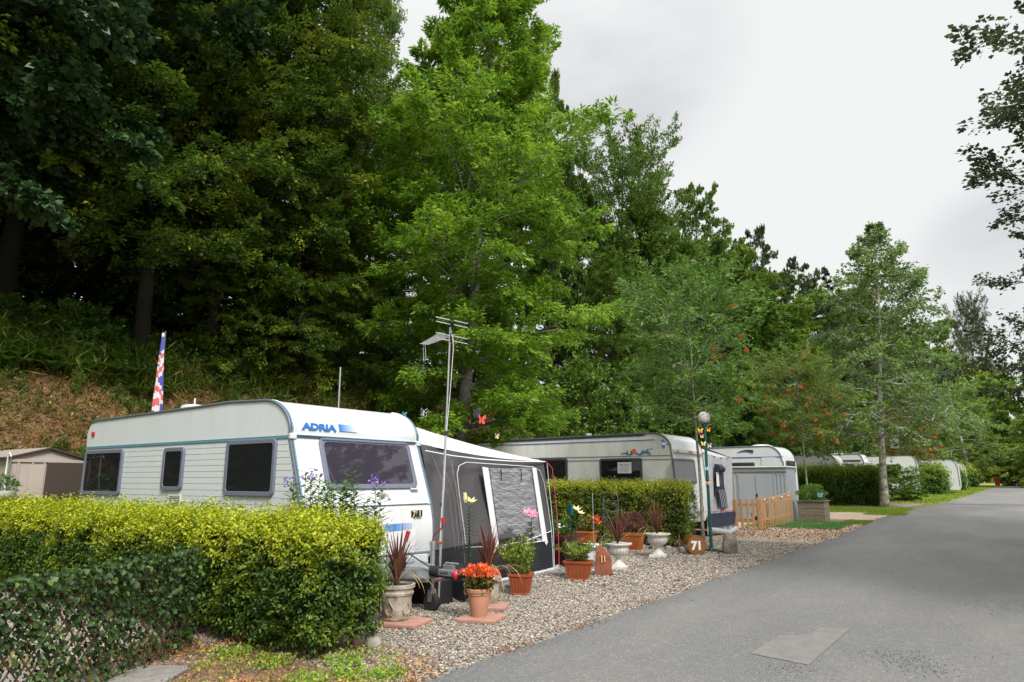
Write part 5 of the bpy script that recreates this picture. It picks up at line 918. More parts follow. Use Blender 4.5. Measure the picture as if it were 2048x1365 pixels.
# artificial turf mat (with its pile)
strip('turf_mat', -7.6, -4.55, 24.4, 27.9, M['turf'], .022, wob=.0)['kind'] = 'thing'
mo = bpy.data.objects['turf_mat']; tag(mo, 'bright green artificial turf mat beside the picket fence', 'mat'); 
def blades(name, x, y, h, m, seed, w_=.006, zoff=0., lean=.35, zfn=gz):
    rg = np.random.RandomState(seed); n = len(x); P = np.stack([x, y, zfn(x, y)+zoff], 1); D = unit(np.stack([rg.randn(n)*lean, rg.randn(n)*lean, np.ones(n)], 1)); N = unit(rg.randn(n, 3)*[1, 1, .2]); hh = h*(.5+.8*rg.rand(n)); v, f = leaf_arrays(P, D, N, hh, np.full(n, w_), .1)
    return np_mesh(name, v, f, m)
rg = np.random.RandomState(8); x, y = scatter(9000, -6.5, -4.6, 24.45, 27.85); link('pile', blades('pile', x, y, .03, L['turf'], 1, .014, .022), mo).location = -Vector(mo.location)
# ================================================================ the caravans further on
def far_caravan(label, x0, x1, y0, wd, z0, ztop, bodym, rr=.55, extra=None, name='caravan', cat='caravan', group='touring caravans on the pitches'):
    t = thing(name, label, cat, ((x0+x1)/2, y0+wd/2, gzf(x1, y0)), group)
    Pp = [(x0, z0), (x1-.1, z0), (x1, z0+.3), (x1-.02, ztop-rr-.1), (x1-.08, ztop-rr)]+arc(x1-rr-.08, ztop-rr, rr, rr, 5, 88, 8)+[(x0+.3, ztop-.03)]+arc(x0+.3, ztop-.28, .28, .25, 90, 175, 4)
    MB().prism(Pp, (0, y0, 0), UX, UZ, UY*wd).build('body', bodym, t, smooth=32); k = MB()
    for y in (y0-.01, y0+wd+.01): k.tube([(p[0], y, p[1]) for p in Pp[2:14]], .022, 6)
    k.build('edge_rail', M['trim'], t, smooth=60); return t
p0 = Y(1430, 893, 31); t = far_caravan('white caravan with a dark blue swoosh above the steel shed', -12.6, -7.72, 31, 2.2, .5, 3.05, M['white'], .6)
k = MB(); k.lathe([(.5, 0), (.48, .06), (.3, .12), (.05, .14)], (-8.9, 32, 3.03), 24); k.build('roof_dome', M['white'], t, smooth=60)
k = MB(); s0 = Y(1482, 904, 31)
sw = [(-.35+.7*i/12, .10*math.sin(i/12*2.4)) for i in range(13)]; k.prism(sw+[(p[0]-.02, p[1]-.02-.10*(i/12)) for i, p in enumerate(sw)][::-1], (s0.x+.2, 30.985, s0.z-.02), UX, UZ, (0, -.01, 0)); k.build('swoosh', M['navy'], t)
MB().box((-10, 30.99, Y(1450, 916, 31).z), (4.5, .02, .03)).build('side_line', M['blue'], t); window(t, (-9.9, 30.99, 2.1), UX, UZ, 1.9, .5, M['gframe'], M['glass'], .05, .06, .03, M['interior'], catches=False)
MB().box((-8.35, 30.985, 1.9), (.62, .02, 1.3)).build('door', M['white'], t, bevel=.01); window(t, (-7.72, 32.1, 2.15), UY, UZ, 1.5, .55, M['gframe'], M['fglass'], .05, .06, .03, M['interior'], catches=False)
t = far_caravan('white caravan half hidden by the turning rowan', -13.5, -8.3, 46.0, 2.2, .55, 3.12, M['white'], .5); window(t, (-10.3, 45.99, 2.15), UX, UZ, 1.4, .5, M['gframe'], M['glass'], .05, .06, .03, M['interior'], catches=False)
# motorhome
t = far_caravan('white motorhome with dark cab windows behind the far end of the dark hedge', -11.5, -7.6, 51, 2.2, .6, 3.3, M['white'], .35, name='motorhome', cat='motorhome', group=None)
cx_, cy_ = -7.65, 51.0
k = MB(); k.prism([(-.3, 1.0), (1.5, 1.0), (1.5, 1.6), (1.15, 1.9), (.65, 2.7), (-.3, 2.85)], (cx_, cy_+.1, 0), UX, UZ, (0, 2.0, 0)); k.build('cab', M['white'], t, bevel=.05)
k = MB(); k.prism([(.0, 1.87), (.95, 1.87), (.52, 2.55), (.0, 2.55)], (cx_, cy_+.098, 0), UX, UZ, (0, -.012, 0)); k.build('cab_window', M['fglass'], t); k = MB(); k.add([(cx_+1.16, cy_+.25, 1.95), (cx_+1.16, cy_+1.95, 1.95), (cx_+.68, cy_+1.95, 2.67), (cx_+.68, cy_+.25, 2.67)], [(0, 1, 2, 3)]); k.build('windscreen', M['fglass'], t)
MB().box((-9.3, cy_-.01, 2.85), (3.0, .02, .12)).build('side_stripe', M['gframe'], t); window(t, (-9.0, cy_-.015, 2.4), UX, UZ, 1.6, .5, M['gframe'], M['glass'], .05, .06, .03, M['interior'], catches=False)
MB().box((-9.4, cy_+1, 3.35), (.7, .7, .10)).build('roof_hatch', M['white'], t, bevel=.02); MB().box((-8.2, cy_+1.2, 3.40), (.5, 1.2, .04), rx=.1).build('roof_panel', M['gframe'], t)
t = far_caravan('long white caravan seen above the round bush', -10.5, -5.4, 60, 2.2, .7, 3.4, M['white'], .35); window(t, (-7.2, 59.99, 2.5), UX, UZ, 1.5, .5, M['gframe'], M['glass'], .05, .06, .03, M['interior'], catches=False)
t = far_caravan('white caravan with an angled front above the bushy hedge', -8.5, -3.1, 66, 2.2, .8, 3.2, M['white'], .5); window(t, (-5.0, 65.99, 2.4), UX, UZ, 1.6, .6, M['gframe'], M['glass'], .05, .06, .03, M['interior'], catches=False)
t = far_caravan('farthest white caravan peeping over the farthest hedges', -7.5, -3.2, 80, 2.2, .9, 3.2, M['white'], .4); window(t, (-5.0, 79.99, 2.4), UX, UZ, 1.6, .6, M['gframe'], M['glass'], .05, .06, .03, M['interior'], catches=False)
p = Y(1789, 887, 40.7); tag(MB().box((p.x, p.y, p.z), (.40, .03, .50)).build('notice_board', M['paper'], None), 'small pale notice fixed to the birch trunk', 'sign')
k = MB(); k.lathe([(.22, 0), (.27, .85), (.30, .88), (.30, .96), (.05, 1.02)], (-.95, 98, gzf(-1, 98)), 14); tag(k.build('litter_bin', M['redplastic'], None, smooth=40), 'small red bin beside the far end of the road', 'bin', 'bins at the far bend')
k = MB(); k.lathe([(.30, 0), (.36, .75), (.40, .8), (.38, .9), (.1, .95)], (1.45, 106, gzf(1, 106)), 14); tag(k.build('litter_bin', M['orangeplastic'], None, smooth=40), 'orange bin at the right edge beyond the road bend', 'bin', 'bins at the far bend')
# ================================================================ lamp post with butterflies
t = thing('lamp_post', 'dark green lamp post with a clear globe beside the thin rowan trunk', 'lamp post', (-5.6, 15.62, 0)); lp0 = Vector((-5.6, 15.62, 0))
k = MB(); k.tube([lp0, lp0+UZ*1.2, lp0+UZ*2.82], [.036, .034, .030], 12); k.lathe([(.07, 0), (.06, .05), (.04, .10)], lp0, 14); k.lathe([(.030, 2.76), (.06, 2.80), (.065, 2.86), (.055, 2.90)], lp0, 16); k.build('post', M['lampgreen'], t, smooth=50)
k = MB(); k.sphere(lp0+UZ*3.02, .145, 24, 16); k.build('globe', M['globe'], t, smooth=180); k = MB(); k.lathe([(.03, 2.88), (.035, 2.98), (.045, 3.06), (.02, 3.08)], lp0, 12); k.build('bulb', M['paper'], t, smooth=60); k = MB(); k.lathe([(.10, 3.0), (.13, 2.94), (.11, 2.90), (.05, 2.89)], lp0, 18); k.build('reflector', M['steel'], t, smooth=60)
def butterfly(name, label, p, s, m, u=(0, 1, 0), v=(0, 0, 1), wire=False, m2=None, group='butterfly ornaments'):
    u, v = Vector(u).normalized(), Vector(v).normalized(); n = u.cross(v); p = Vector(p); t = thing(name, label, 'butterfly', p, group)
    s = s*.72; up_w = [(.02, .02), (.2, .30), (.42, .46), (.56, .40), (.52, .16), (.28, -.02)]; lo_w = [(.02, 0), (.30, -.04), (.44, -.20), (.34, -.40), (.16, -.36), (.03, -.12)]
    for sd in (-1, 1):
        tilt = (v*.0+n*.25)
        for w_ in (up_w, lo_w):
            pts = [(a*s*sd, b*s) for a, b in w_]; 
            if wire: MB().tube([p+(u+n*.25*sd)*a+v*b for a, b in pts]+[p+(u+n*.25*sd)*pts[0][0]+v*pts[0][1]], s*.022, 5).build('wing', m, t)
            else: MB().prism(pts, p, u+n*.25*sd, v, n*.006).build('wing', (m2 if (m2 and w_ is lo_w) else m), t)
    MB().tube([p-v*s*.3, p+v*s*.3], s*.03+.002, 6).build('body', M['black'] if not wire else m, t); return t
for i, (px, py, mk_, m2, s, lab) in enumerate([(1400, 862, 'yellow', 'orange', .17, 'yellow and orange butterfly left side near the top of the lamp post'), (1416, 860, 'orange', 'yellow', .15, 'orange butterfly just under the lamp globe'), (1403, 873, 'pink', 'paleyellow', .13, 'pink and cream butterfly second down on the lamp post'), (1406, 888, 'paleyellow', 'yellow', .16, 'cream and yellow butterfly halfway down the ornaments on the post'), (1418, 891, 'violet', 'paleyellow', .17, 'violet butterfly on the right of the lamp post'), (1412, 937, 'skyblue', 'white', .15, 'blue and white butterfly lower on the lamp post'), (1415, 967, 'yellow', 'violet', .14, 'small yellow and violet butterfly, lowest on the lamp post'), (1421, 963, 'orange', 'paleyellow', .10, 'tiny orange butterfly beside the lowest one on the post')]):
    butterfly('butterfly_ornament', lab, X(px, py, -5.53), s, M[mk_], (.6, .8, 0), m2=M[m2])
butterfly('butterfly_ornament', 'open silver wire butterfly above the front corner of the caravan', X(847, 826, -7.3), .20, M['silver'], wire=True)
p = X(962, 840, -7.4); butterfly('butterfly_ornament', 'red butterfly above the awning roof', p, .26, M['coral']); p = X(951, 828, -7.4); butterfly('butterfly_ornament', 'dark blue butterfly behind the red one above the awning', p, .26, M['navy'], m2=M['navy'])
butterfly('butterfly_ornament', 'small teal butterfly on the front roof edge of the caravan', X(808, 829, -7.5), .12, M['teal'])
butterfly('pinwheel_ornament', 'pink windmill ornament on the slope of the awning roof', X(993, 873, -7.2), .14, M['pink'], m2=M['paleyellow'])
for a, b in ((847, 826), (962, 840), (951, 828), (993, 873)):
    pass
# ================================================================ pots and ornaments on the gravel
def cordyline(parent, c, h, n, seed, old=10, sp=.5, w_=.024):
    rg = np.random.RandomState(seed); k = MB(); k2 = MB(); c = Vector(c)
    for i in range(n):
        a = i*2.4+rg.rand(); e = (i/n)**.8; tl = .08+sp*e*(.8+.4*rg.rand()); d = Vector((math.cos(a)*tl, math.sin(a)*tl, 1)); k.blade(c+Vector((0, 0, .02+.10*(1-e))), d, h*(.75+.35*rg.rand()), w_*(.8+.5*rg.rand()), .25+1.0*e*rg.rand(), seg=6)
    for i in range(old):
        a = rg.rand()*6.28; d = Vector((math.cos(a), math.sin(a), .75+.5*rg.rand())); k2.blade(c+Vector((0, 0, .02)), d, h*(.8+.5*rg.rand()), w_*.75, 1.5+1.2*rg.rand(), seg=8)
    k.build('leaves', L['cordy'], parent); 
    if old: k2.build('dry_leaves', L['cordyold'], parent)
def potted(name, label, cat, c, prof, m, n=28, soil_r=None, group=None, rz=0, ribs=0):
    t = thing(name, label, cat, c, group); k = MB(); k.lathe(prof, c, n); o = k.build('pot', m, t, smooth=38 if n > 4 else None, bevel=.004 if n == 4 else 0)
    r0 = max(p[0] for p in prof); zt = max(p[1] for p in prof); k = MB(); k.lathe([((soil_r or r0*.86), zt-.05), ((soil_r or r0*.86), zt-.022)], c, n); k.build('soil', M['soil'], t); return t, zt
def slab(label, c, sx, sy, rz, m, h=.045): tag(MB().box((c[0], c[1], h/2+.012), (sx, sy, h), rz).build('paving_slab', m, None, bevel=.012), label, 'slab', 'paving slabs on the gravel')
c = (-5.80, 5.90, .055); slab('red slab under the stone patterned pot', (-5.70, 5.93), .50, .46, .25, M['slab'])
t, zt = potted('plant_pot', 'stone pot with scroll relief and a bronze strap leaved plant', 'potted plant', c, [(.135, 0), (.15, .02), (.145, .05), (.165, .20), (.178, .27), (.19, .275), (.195, .30), (.182, .315), (.187, .34), (.205, .35), (.208, .385), (.185, .39), (.175, .34)], M['stonepot'], 36, .17, 'stone pots with bronze plants')
k = MB()
for j in range(5):
    a0 = j*1.257
    for s in (-1, 1):
        pts = []
        for i in range(14): q = i/13; th = a0+s*(.10+.22*math.sin(q*4.4)*(1-q*.5)); z = .07+.17*q; r = .150+.028*(z/.27)+.004; pts.append((c[0]+r*math.cos(th), c[1]+r*math.sin(th), c[2]+z))
        k.tube(pts, [.009*(1-.5*i/13)+.003 for i in range(14)], 5)
k.build('relief', M['stonepot'], t, smooth=60); cordyline(t, (c[0], c[1], c[2]+zt-.03), .58, 46, 1, 16, .45)
c = (-5.16, 6.60, .055); slab('red slab under the terracotta pot nearest the road', (-5.13, 6.62), .46, .44, .3, M['slab']); slab('red slab behind the terracotta pot', (-5.50, 7.28), .42, .42, .5, M['slab'])
t, zt = potted('plant_pot', 'terracotta pot with orange red flowers nearest the road', 'potted plant', c, [(.088, 0), (.092, .01), (.125, .20), (.128, .235), (.137, .24), (.140, .262), (.150, .27), (.155, .30), (.145, .312), (.130, .30)], M['terra'], 36, .125)
leaf_blob('leaves', t, (c[0], c[1], c[2]+.36), .145, 900, .05, L['begonia'], 4, .75, (1, 1, .95), ovate=True); leaf_blob('flowers', t, (c[0], c[1], c[2]+.45), .19, 900, .036, L['orangefl'], 5, .95, (1.05, 1.05, .5), .6, .55, .0)
c = (-5.62, 7.38, .06)
t, zt = potted('plant_pot', 'pale weathered pot with a bronze plant behind the orange flowers', 'potted plant', c, [(.12, 0), (.13, .03), (.14, .25), (.165, .26), (.168, .31), (.15, .315)], M['stonepot'], 32, .14, 'stone pots with bronze plants'); cordyline(t, (c[0], c[1], c[2]+zt-.02), .62, 54, 2, 18, .42)
# brown square pot and a big leafy shrub
def square_pot(label, c, w_, h, m, name='square_pot', rz=.2, elong=1., cat='potted plant', ribs=True, group='square planters'):
    t = thing(name, label, cat, c, group); k = MB(); Mx = Matrix.Translation(Vector(c)) @ Matrix.Rotation(rz, 4, 'Z') @ Matrix.Scale(elong, 4, (0, 1, 0)); k.M = Mx
    k.lathe([(w_*.36, 0), (w_*.37, .02), (w_*.36, .03), (w_*.475, h*.82), (w_*.5, h*.86), (w_*.53, h*.87), (w_*.54, h), (w_*.48, h), (w_*.46, h*.9)], (0, 0, 0), 4); k.build('pot', m, t, bevel=.012)
    if ribs:
        k = MB(); k.M = Mx
        for s in range(4):
            for i in range(5):
                a = (i-2)*w_*.13; b0, b1 = w_*.365+.004, w_*.472+.004; q = [(a, -b0, .05), (a*1.25, -b1, h*.82)]; rr_ = Matrix.Rotation(s*math.pi/2, 3, 'Z'); k.tube([rr_ @ Vector(z) for z in q], .006, 4)
        k.build('ribs', m, t)
    k = MB(); k.M = Mx; k.lathe([(w_*.45, h*.86), (w_*.45, h*.90)], (0, 0, 0), 4); k.build('soil', M['soil'], t); return t
def bushy(parent, c, r, h, n, ls, m, seed, la=.5, stems=14, droop=.3):
    rg = np.random.RandomState(seed); k = MB(); P, D, N = [], [], []
    for i in range(stems):
        a = rg.rand()*6.28; tl = rg.rand()*.9; d = np.array([math.cos(a)*tl*r/h*1.4, math.sin(a)*tl*r/h*1.4, 1.]); Lh = h*(.6+.45*rg.rand()); pts = [np.array(c)+d*Lh*q+np.array([0, 0, -droop*q*q*Lh*tl]) for q in (0, .3, .6, .85, 1)]
        k.tube(pts, [.006, .005, .004, .003, .002], 4)
        for j in range(n//stems):
            q = rg.rand()**.7; b = np.array(c)+d*Lh*q+np.array([0, 0, -droop*q*q*Lh*tl]); sa = rg.rand()*6.28; o_ = np.array([math.cos(sa), math.sin(sa), .3])*r*.35*rg.rand()*(1.1-q*.6); P.append(b+o_); D.append(o_/r+rg.randn(3)*.3+[0, 0, .25]); N.append(rg.randn(3)*.5+[0, 0, 1])
    k.build('stems', M['bark'], parent); v, f = leaf_arrays(np.array(P), np.array(D), np.array(N), ls*(.6+.8*rg.rand(len(P))), ls*la*np.ones(len(P)), .15); link('leaves', np_mesh('leaves', v-np.array(list(org(parent))), f, m), parent)
t = square_pot('brown square pot with a bushy light green shrub', (-5.80, 8.38, .01), .30, .29, M['brownpot'], rz=.35); bushy(t, (-5.80, 8.38, .26), .34, .52, 2600, .05, L['shrub'], 3, .5, 26)
t = square_pot('low orange brown trough with sprawling plants beside the rusty fox shape', (-5.86, 10.12, .01), .42, .30, M['brownpot'], 'trough_planter', .3, .75); bushy(t, (-5.86, 10.12, .27), .42, .36, 1800, .045, L['shrub'], 4, .45, 26, .4)
k = MB(); Mx = Matrix.Translation((-5.80, 10.85, .01)) @ Matrix.Rotation(.5, 4, 'Z'); k.M = Mx
k.add([(-.15, -.13, 0), (.15, -.13, 0), (.15, .13, 0), (-.15, .13, 0), (-.12, -.10, .40), (.14, -.10, .30), (.14, .10, .30), (-.12, .10, .40), (-.05, -.06, .52), (-.05, .06, .52)], [(3, 2, 1, 0), (0, 1, 5, 4), (1, 2, 6, 5), (2, 3, 7, 6), (3, 0, 4, 7), (4, 5, 8), (5, 6, 9, 8), (6, 7, 9), (7, 4, 8, 9)])
t = thing('metal_planter', 'rust red pointed metal ornament standing right of the trough', 'ornament', (-5.8, 10.85, 0)); k.build('body', M['rust'], t, bevel=.012); k = MB(); k.M = Mx; k.box((-.15, .0, .30), (.02, .05, .06)).box((-.02, -.14, .28), (.012, .012, .12)).box((.03, -.14, .28), (.012, .012, .10)); k.build('mark', M['yellowtag'], t); k = MB(); k.M = Mx; k.tube([(.10, -.12, .02), (.16, -.12, .05)], .03, 8); k.build('foot', M['rust'], t)
# pedestal urns
def urn(label, c, s, seed, broken=False):
    t = thing('pedestal_urn', label, 'urn', c, 'white pedestal urns with bronze plants'); k = MB()
    k.box((c[0], c[1], c[2]+.025*s), (.30*s, .30*s, .05*s), .3); k.build('plinth', M['urn'], t, bevel=.008)
    k = MB(); k.lathe([(.125*s, .05*s), (.12*s, .07*s), (.07*s, .11*s), (.045*s, .16*s), (.05*s, .19*s), (.11*s, .22*s), (.165*s, .27*s), (.18*s, .33*s), (.175*s, .36*s), (.20*s, .385*s), (.235*s, .40*s), (.24*s, .42*s), (.20*s, .425*s), (.17*s, .38*s)], c, 36); k.build('bowl', M['urn'], t, smooth=40)
    k = MB()
    for i in range(22): a = i*2*math.pi/22; k.tube([(c[0]+r_*s*math.cos(a), c[1]+r_*s*math.sin(a), c[2]+z_*s) for r_, z_ in ((.112, .222), (.166, .272), (.180, .33))], .010*s, 4)
    k.build('fluting', M['urn'], t, smooth=60); k = MB(); k.lathe([(.17*s, .37*s), (.17*s, .40*s)], c, 24); k.build('soil', M['soil'], t)
    cordyline(t, (c[0], c[1], c[2]+.39*s), .62*s, 34, seed, 9, .6, .022); return t
t = urn('pedestal urn with moss at its rim and a tall bronze plant', (-5.95, 11.72, .01), 1.08, 7); leaf_blob('moss', t, (-6.12, 11.60, .42), .11, 700, .03, L['laurel'], 8, .4, (1, 1, .7))
urn('white urn on a square block beside the painted log', (-6.15, 13.95, .01), 1.15, 9)
# pots further back by the hedge
M['terra_o'] = M['terra_p']
t = square_pot('orange pot with red flowers in front of the square hedge', (-7.55, 13.4, .20), .40, .32, M['terra_p'], rz=.1); leaf_blob('leaves', t, (-7.55, 13.4, .60), .20, 700, .06, L['begonia'], 6, .7); leaf_blob('flowers', t, (-7.35, 13.5, .72), .10, 130, .05, L['orangefl'], 7, .9); tag(MB().box((-7.55, 13.4, .10), (.5, .5, .18)).build('stand', M['black'], None, bevel=.01), 'black block holding up the orange pot with red flowers', 'stand')
t = square_pot('orange pot with a fine purple leaved plant behind the mossy urn', (-7.2, 15.0, .01), .42, .38, M['terra_p'], rz=.1); leaf_blob('leaves', t, (-7.2, 15.0, .58), .28, 1500, .06, L['heather'], 8, .25, (1, 1, .9), 1.)
t = square_pot('dark red planter with white blooms against the awning corner', (-7.25, 11.75, .01), .62, .55, M['maroon'], rz=.0, ribs=False); leaf_blob('leaves', t, (-7.25, 11.75, .62), .22, 600, .06, L['herb'], 9, .5); k = MB()
for a, b, c_ in ((-.02, .0, .74), (.06, .06, .70), (-.08, .05, .72), (.03, -.08, .70)): k.sphere((-7.2+a, 11.75+b, c_), .04, 8, 6, (1, 1, .6))
k.build('flowers', M['paper'], t, smooth=180)
k = MB(); k.lathe([(.20, 0), (.25, .34), (.27, .36), (.27, .40), (.24, .40), (.22, .34)], (-6.75, 11.55, .01), 24); tag(k.build('tub', M['black'], None, smooth=40), 'round black plastic tub in front of the dark red planter', 'tub')
k = MB(); k.prism([(-.17, 0), (.17, 0), (.2, .42), (-.2, .42)], (-6.35, 7.55, .03), UY, UZ, (.34, 0, 0)); tag(k.build('tub', M['black'], None, bevel=.015), 'black square tub behind the caravan coupling', 'tub')
slab('grey slab under the black square tub', (-6.1, 7.65), .62, .5, .2, M['paving']); slab('grey slab behind the brown square pot', (-6.15, 8.95), .5, .3, .4, M['paving']); slab('grey slab behind the trough planter', (-6.35, 10.45), .5, .25, .3, M['paving'])
tag(MB().box((-7.0, 12.6, .30), (.5, .7, .02), .2).box((-7.0, 12.6, .16), (.4, .6, .26), .2).build('table', M['paper'], None, bevel=.006), 'low white table top glimpsed behind the trough planter', 'table')
# lilies
def lily(label, base, h, m, heads, seed, lean=(0, 0), leafy=46, leafm=None, bud=True, cat='flower', s=1.):
    t = thing('lily', label, cat, base, 'lilies'); b = Vector(base); rg = np.random.RandomState(seed); topp = b+Vector((lean[0], lean[1], h)); MB().tube([b, b.lerp(topp, .5)+Vector((.01, .01, 0)), topp], [.009, .007, .005], 6).build('stem', L['dkherb'], t, smooth=60)
    P, D, N = [], [], []
    for i in range(leafy):
        q = .22+.74*i/leafy; a = i*2.1; d = np.array([math.cos(a), math.sin(a), .25]); P.append(np.array(b.lerp(topp, q))); D.append(d); N.append([-d[0]*.3, -d[1]*.3, 1])
    v, f = leaf_arrays(np.array(P), np.array(D), np.array(N), .17*s*(.7+.5*rg.rand(leafy))*(1.25-np.linspace(0, .6, leafy)), np.full(leafy, .042*s), -.2, True); link('leaves', np_mesh('leaves', v-np.array(base), f, leafm or L['dkherb']), t)
    for j, (dx, dy, dz, sz, op) in enumerate(heads):
        c = topp+Vector((dx, dy, dz)); k = MB()
        ax = Vector((dx*2+.25*op, dy*2-.3*op, .8)).normalized(); sd = ax.orthogonal().normalized(); ot = ax.cross(sd)
        for i in range(6):
            a = i*math.pi/3; d = (ax*(1.3-op*.75)+(sd*math.cos(a)+ot*math.sin(a))*(.14+op*.55)).normalized(); k.blade(c, d, sz*.98, sz*.46, .7*op+.05, up=ax, seg=5, fold=.4)
        k.build('flower', m, t); MB().tube([topp-Vector((0, 0, .03)), c], .003, 5).build('pedicel', L['dkherb'], t)
    return t
p = X(962, 1010, -6.1); lily('tall yellow lily with a closed bud in front of the awning', (-6.25, 7.75, .3), p.z-.32, M['paleyellow'], [(.02, .02, .03, .12, .75), (-.03, -.04, .05, .15, .08)], 1)
p = X(1060, 1035, -6.1); lily('tall pink lily in front of the awning window', (-6.2, 9.25, .05), p.z-.07, M['pink'], [(.02, .02, .06, .11, 1), (-.04, -.04, .08, .11, 1), (.05, -.05, .02, .11, .9), (0, .06, -.01, .10, .9)], 2)
lily('short pale yellow lily beside the orange pot with red flowers', (-6.75, 11.55, .38), .62, M['paleyellow'], [(.02, .03, .02, .13, .8), (.05, .10, -.04, .12, .9)], 3, leafy=20)
# log with the number, rocks
lc = Vector((-5.72, 14.95, 0)); t = thing('number_log', 'round varnished log end painted with the number seventy one', 'sign', lc); ax = Vector((.62, -.78, 0)).normalized(); rr = .205
k = MB(); k.tube([lc+UZ*rr-ax*.20, lc+UZ*rr+ax*.14], [rr, rr*1.02], 30); k.build('log', M['log'], t, smooth=40); k = MB(); k.tube([lc+UZ*rr+ax*.138, lc+UZ*rr+ax*.146], rr*.93, 30); k.build('cut_face', mat('cut_log_face', (.25, .10, .022), .35, var=(8, .8), col2=(.2, .07, .015), coat=.4), t)
text('71', .24, M['paper'], t, lc+UZ*(rr-.08)+ax*.150+(UZ.cross(ax))*(-.13), UZ.cross(ax), UZ, 'number', .003, .012, 1.)
def rock(label, c, s, m, seed, sc3=(1, 1, .7), name='rock', cat='rock', group='stones along the edge'):
    rg = np.random.RandomState(seed); iv, fc = icosa(); k = bpy.data.meshes.new(name)
    import bmesh; bm = bmesh.new(); vs = [bm.verts.new(p) for p in iv]; [bm.faces.new([vs[i] for i in q]) for q in fc]; bmesh.ops.subdivide_edges(bm, edges=bm.edges[:], cuts=3, use_grid_fill=True)
    ph = rg.rand(6)*6
    for v_ in bm.verts:
        d = v_.co.normalized(); r = 1+.14*math.sin(d.x*3.1+ph[0])*math.cos(d.y*2.7+ph[1])+.10*math.sin(d.z*5+ph[2]+d.x*4)+.05*math.sin(d.x*11+ph[3])*math.sin(d.y*9+ph[4]); r = min(r, 1.08); v_.co = Vector((d.x*sc3[0], d.y*sc3[1], d.z*sc3[2]))*r*s
    bm.to_mesh(k); bm.free(); k.polygons.foreach_set('use_smooth', np.ones(len(k.polygons), dtype=bool)); k.set_sharp_from_angle(angle=R(28)); k.materials.append(m); o = link(name, k, None, (c[0], c[1], c[2]+s*sc3[2]*.6)); o.rotation_euler = (0, 0, rg.rand()*6); tag(o, label, cat, group); return o
rock('tall pointed grey brown rock right of the lamp post', (-5.12, 15.45, 0), .20, M['greyrock'], 1, (1.0, .55, 1.45)); rock('rounded stone at the foot of the lamp post', (-5.45, 15.7, 0), .14, M['rock'], 2); rock('stone between the lamp post and the log', (-5.75, 15.75, 0), .13, M['greyrock'], 3)
rock('pale lichened stone at the right end of the long hedge', (-5.20, 4.98, 0), .095, M['rock'], 4, (1, .9, .95)); rock('smaller stone just behind the pale lichened one', (-5.36, 5.16, 0), .085, M['greyrock'], 5); rock('flat brown stone under the corner of the long hedge', (-5.42, 4.98, 0), .10, M['slab'], 6, (1.2, .8, .5))
for i in range(7): rock('stone in the row under the square hedge, number %s from the left' % ['one', 'two', 'three', 'four', 'five', 'six', 'seven'][i], (-8.3+i*.34, 15.55+.05*math.sin(i*3), 0), .10+.02*math.sin(i*2), M['rock'], 10+i)
# obelisk trellis of thin wire in front of the square hedge
t = thing('plant_obelisk', 'thin grey wire garden arch against the square hedge', 'plant support', (-7.9, 15.3, 0)); oc = (-7.95, 15.35)
for s in (-1, 1): MB().tube([(oc[0]+s*.20, oc[1], 0), (oc[0]+s*.20, oc[1], 1.15)]+[(oc[0]+s*.20*math.cos(a), oc[1], 1.15+.16*math.sin(a)) for a in (.4, .8, 1.2, 1.57)], .009, 6).build('upright', M['trim'], t, smooth=60)
k = MB()
for z in (.3, .7, 1.1): k.tube([(oc[0]-.2, oc[1], z), (oc[0]+.2, oc[1], z)], .006, 5)
for s in (-1, 1): k.tube([(oc[0]+s*.17*math.cos(q*.5), oc[1], .75+.03*q+.06*math.sin(q)) for q in range(10)], .005, 5)
k.build('scrollwork', M['trim'], t)
tag(MB().tube([(-6.55, 11.9, 0), (-6.55, 11.9, 1.35)], .006, 5).build('plant_cane', M['silver'], None), 'thin pale cane standing beside the short yellow lily', 'cane'); k = MB(); k.box((-7.35, 12.4, 1.0), (.10, .10, .22)).tube([(-7.35, 12.4, 0), (-7.35, 12.4, 1.0)], .012, 6); tag(k.build('green_marker', M['lampgreen'], None, bevel=.01), 'small green box on a stick near the awning corner', 'marker')
k = MB(); k.tube([(-6.0, 14.75, 0), (-6.0, 14.75, .42)], .018, 7); tag(k.build('rusty_stake', M['rust'], None, smooth=60), 'short rusty stake left of the painted log', 'stake')
flat('slate_chips', [(-6.6, 11.0, 0), (-6.2, 10.9, 0), (-5.95, 12.2, 0), (-6.05, 13.6, 0), (-6.6, 14.2, 0), (-7.2, 13.5, 0)], M['slate'], .012, .06)
# hanging basket at the left edge
t = thing('hanging_basket', 'white hanging basket with trailing green at the left edge of the photo', 'hanging basket', (-13.75, 4.62, 1.27)); c = (-13.72, 4.62, 1.27); k = MB(); k.lathe([(.08, 0), (.15, .06), (.18, .13), (.185, .15), (.15, .15)], c, 22); k.build('bowl', M['white'], t, smooth=50); leaf_blob('leaves', t, (c[0], c[1], 1.48), .17, 300, .07, L['herb'], 3, .4)
k = MB(); k.tube([(c[0], c[1], 1.41), (c[0]-.06, c[1], 1.7), (c[0]-.06, c[1], 1.98), (c[0], c[1], 2.05), (c[0]+.08, c[1], 1.98)], .012, 6); k.tube([(c[0]-.22, c[1]+.1, 0), (c[0]-.22, c[1]+.1, 2.0), (c[0]-.05, c[1], 2.03)], .012, 6); k.build('hook', M['white'], t, smooth=60)
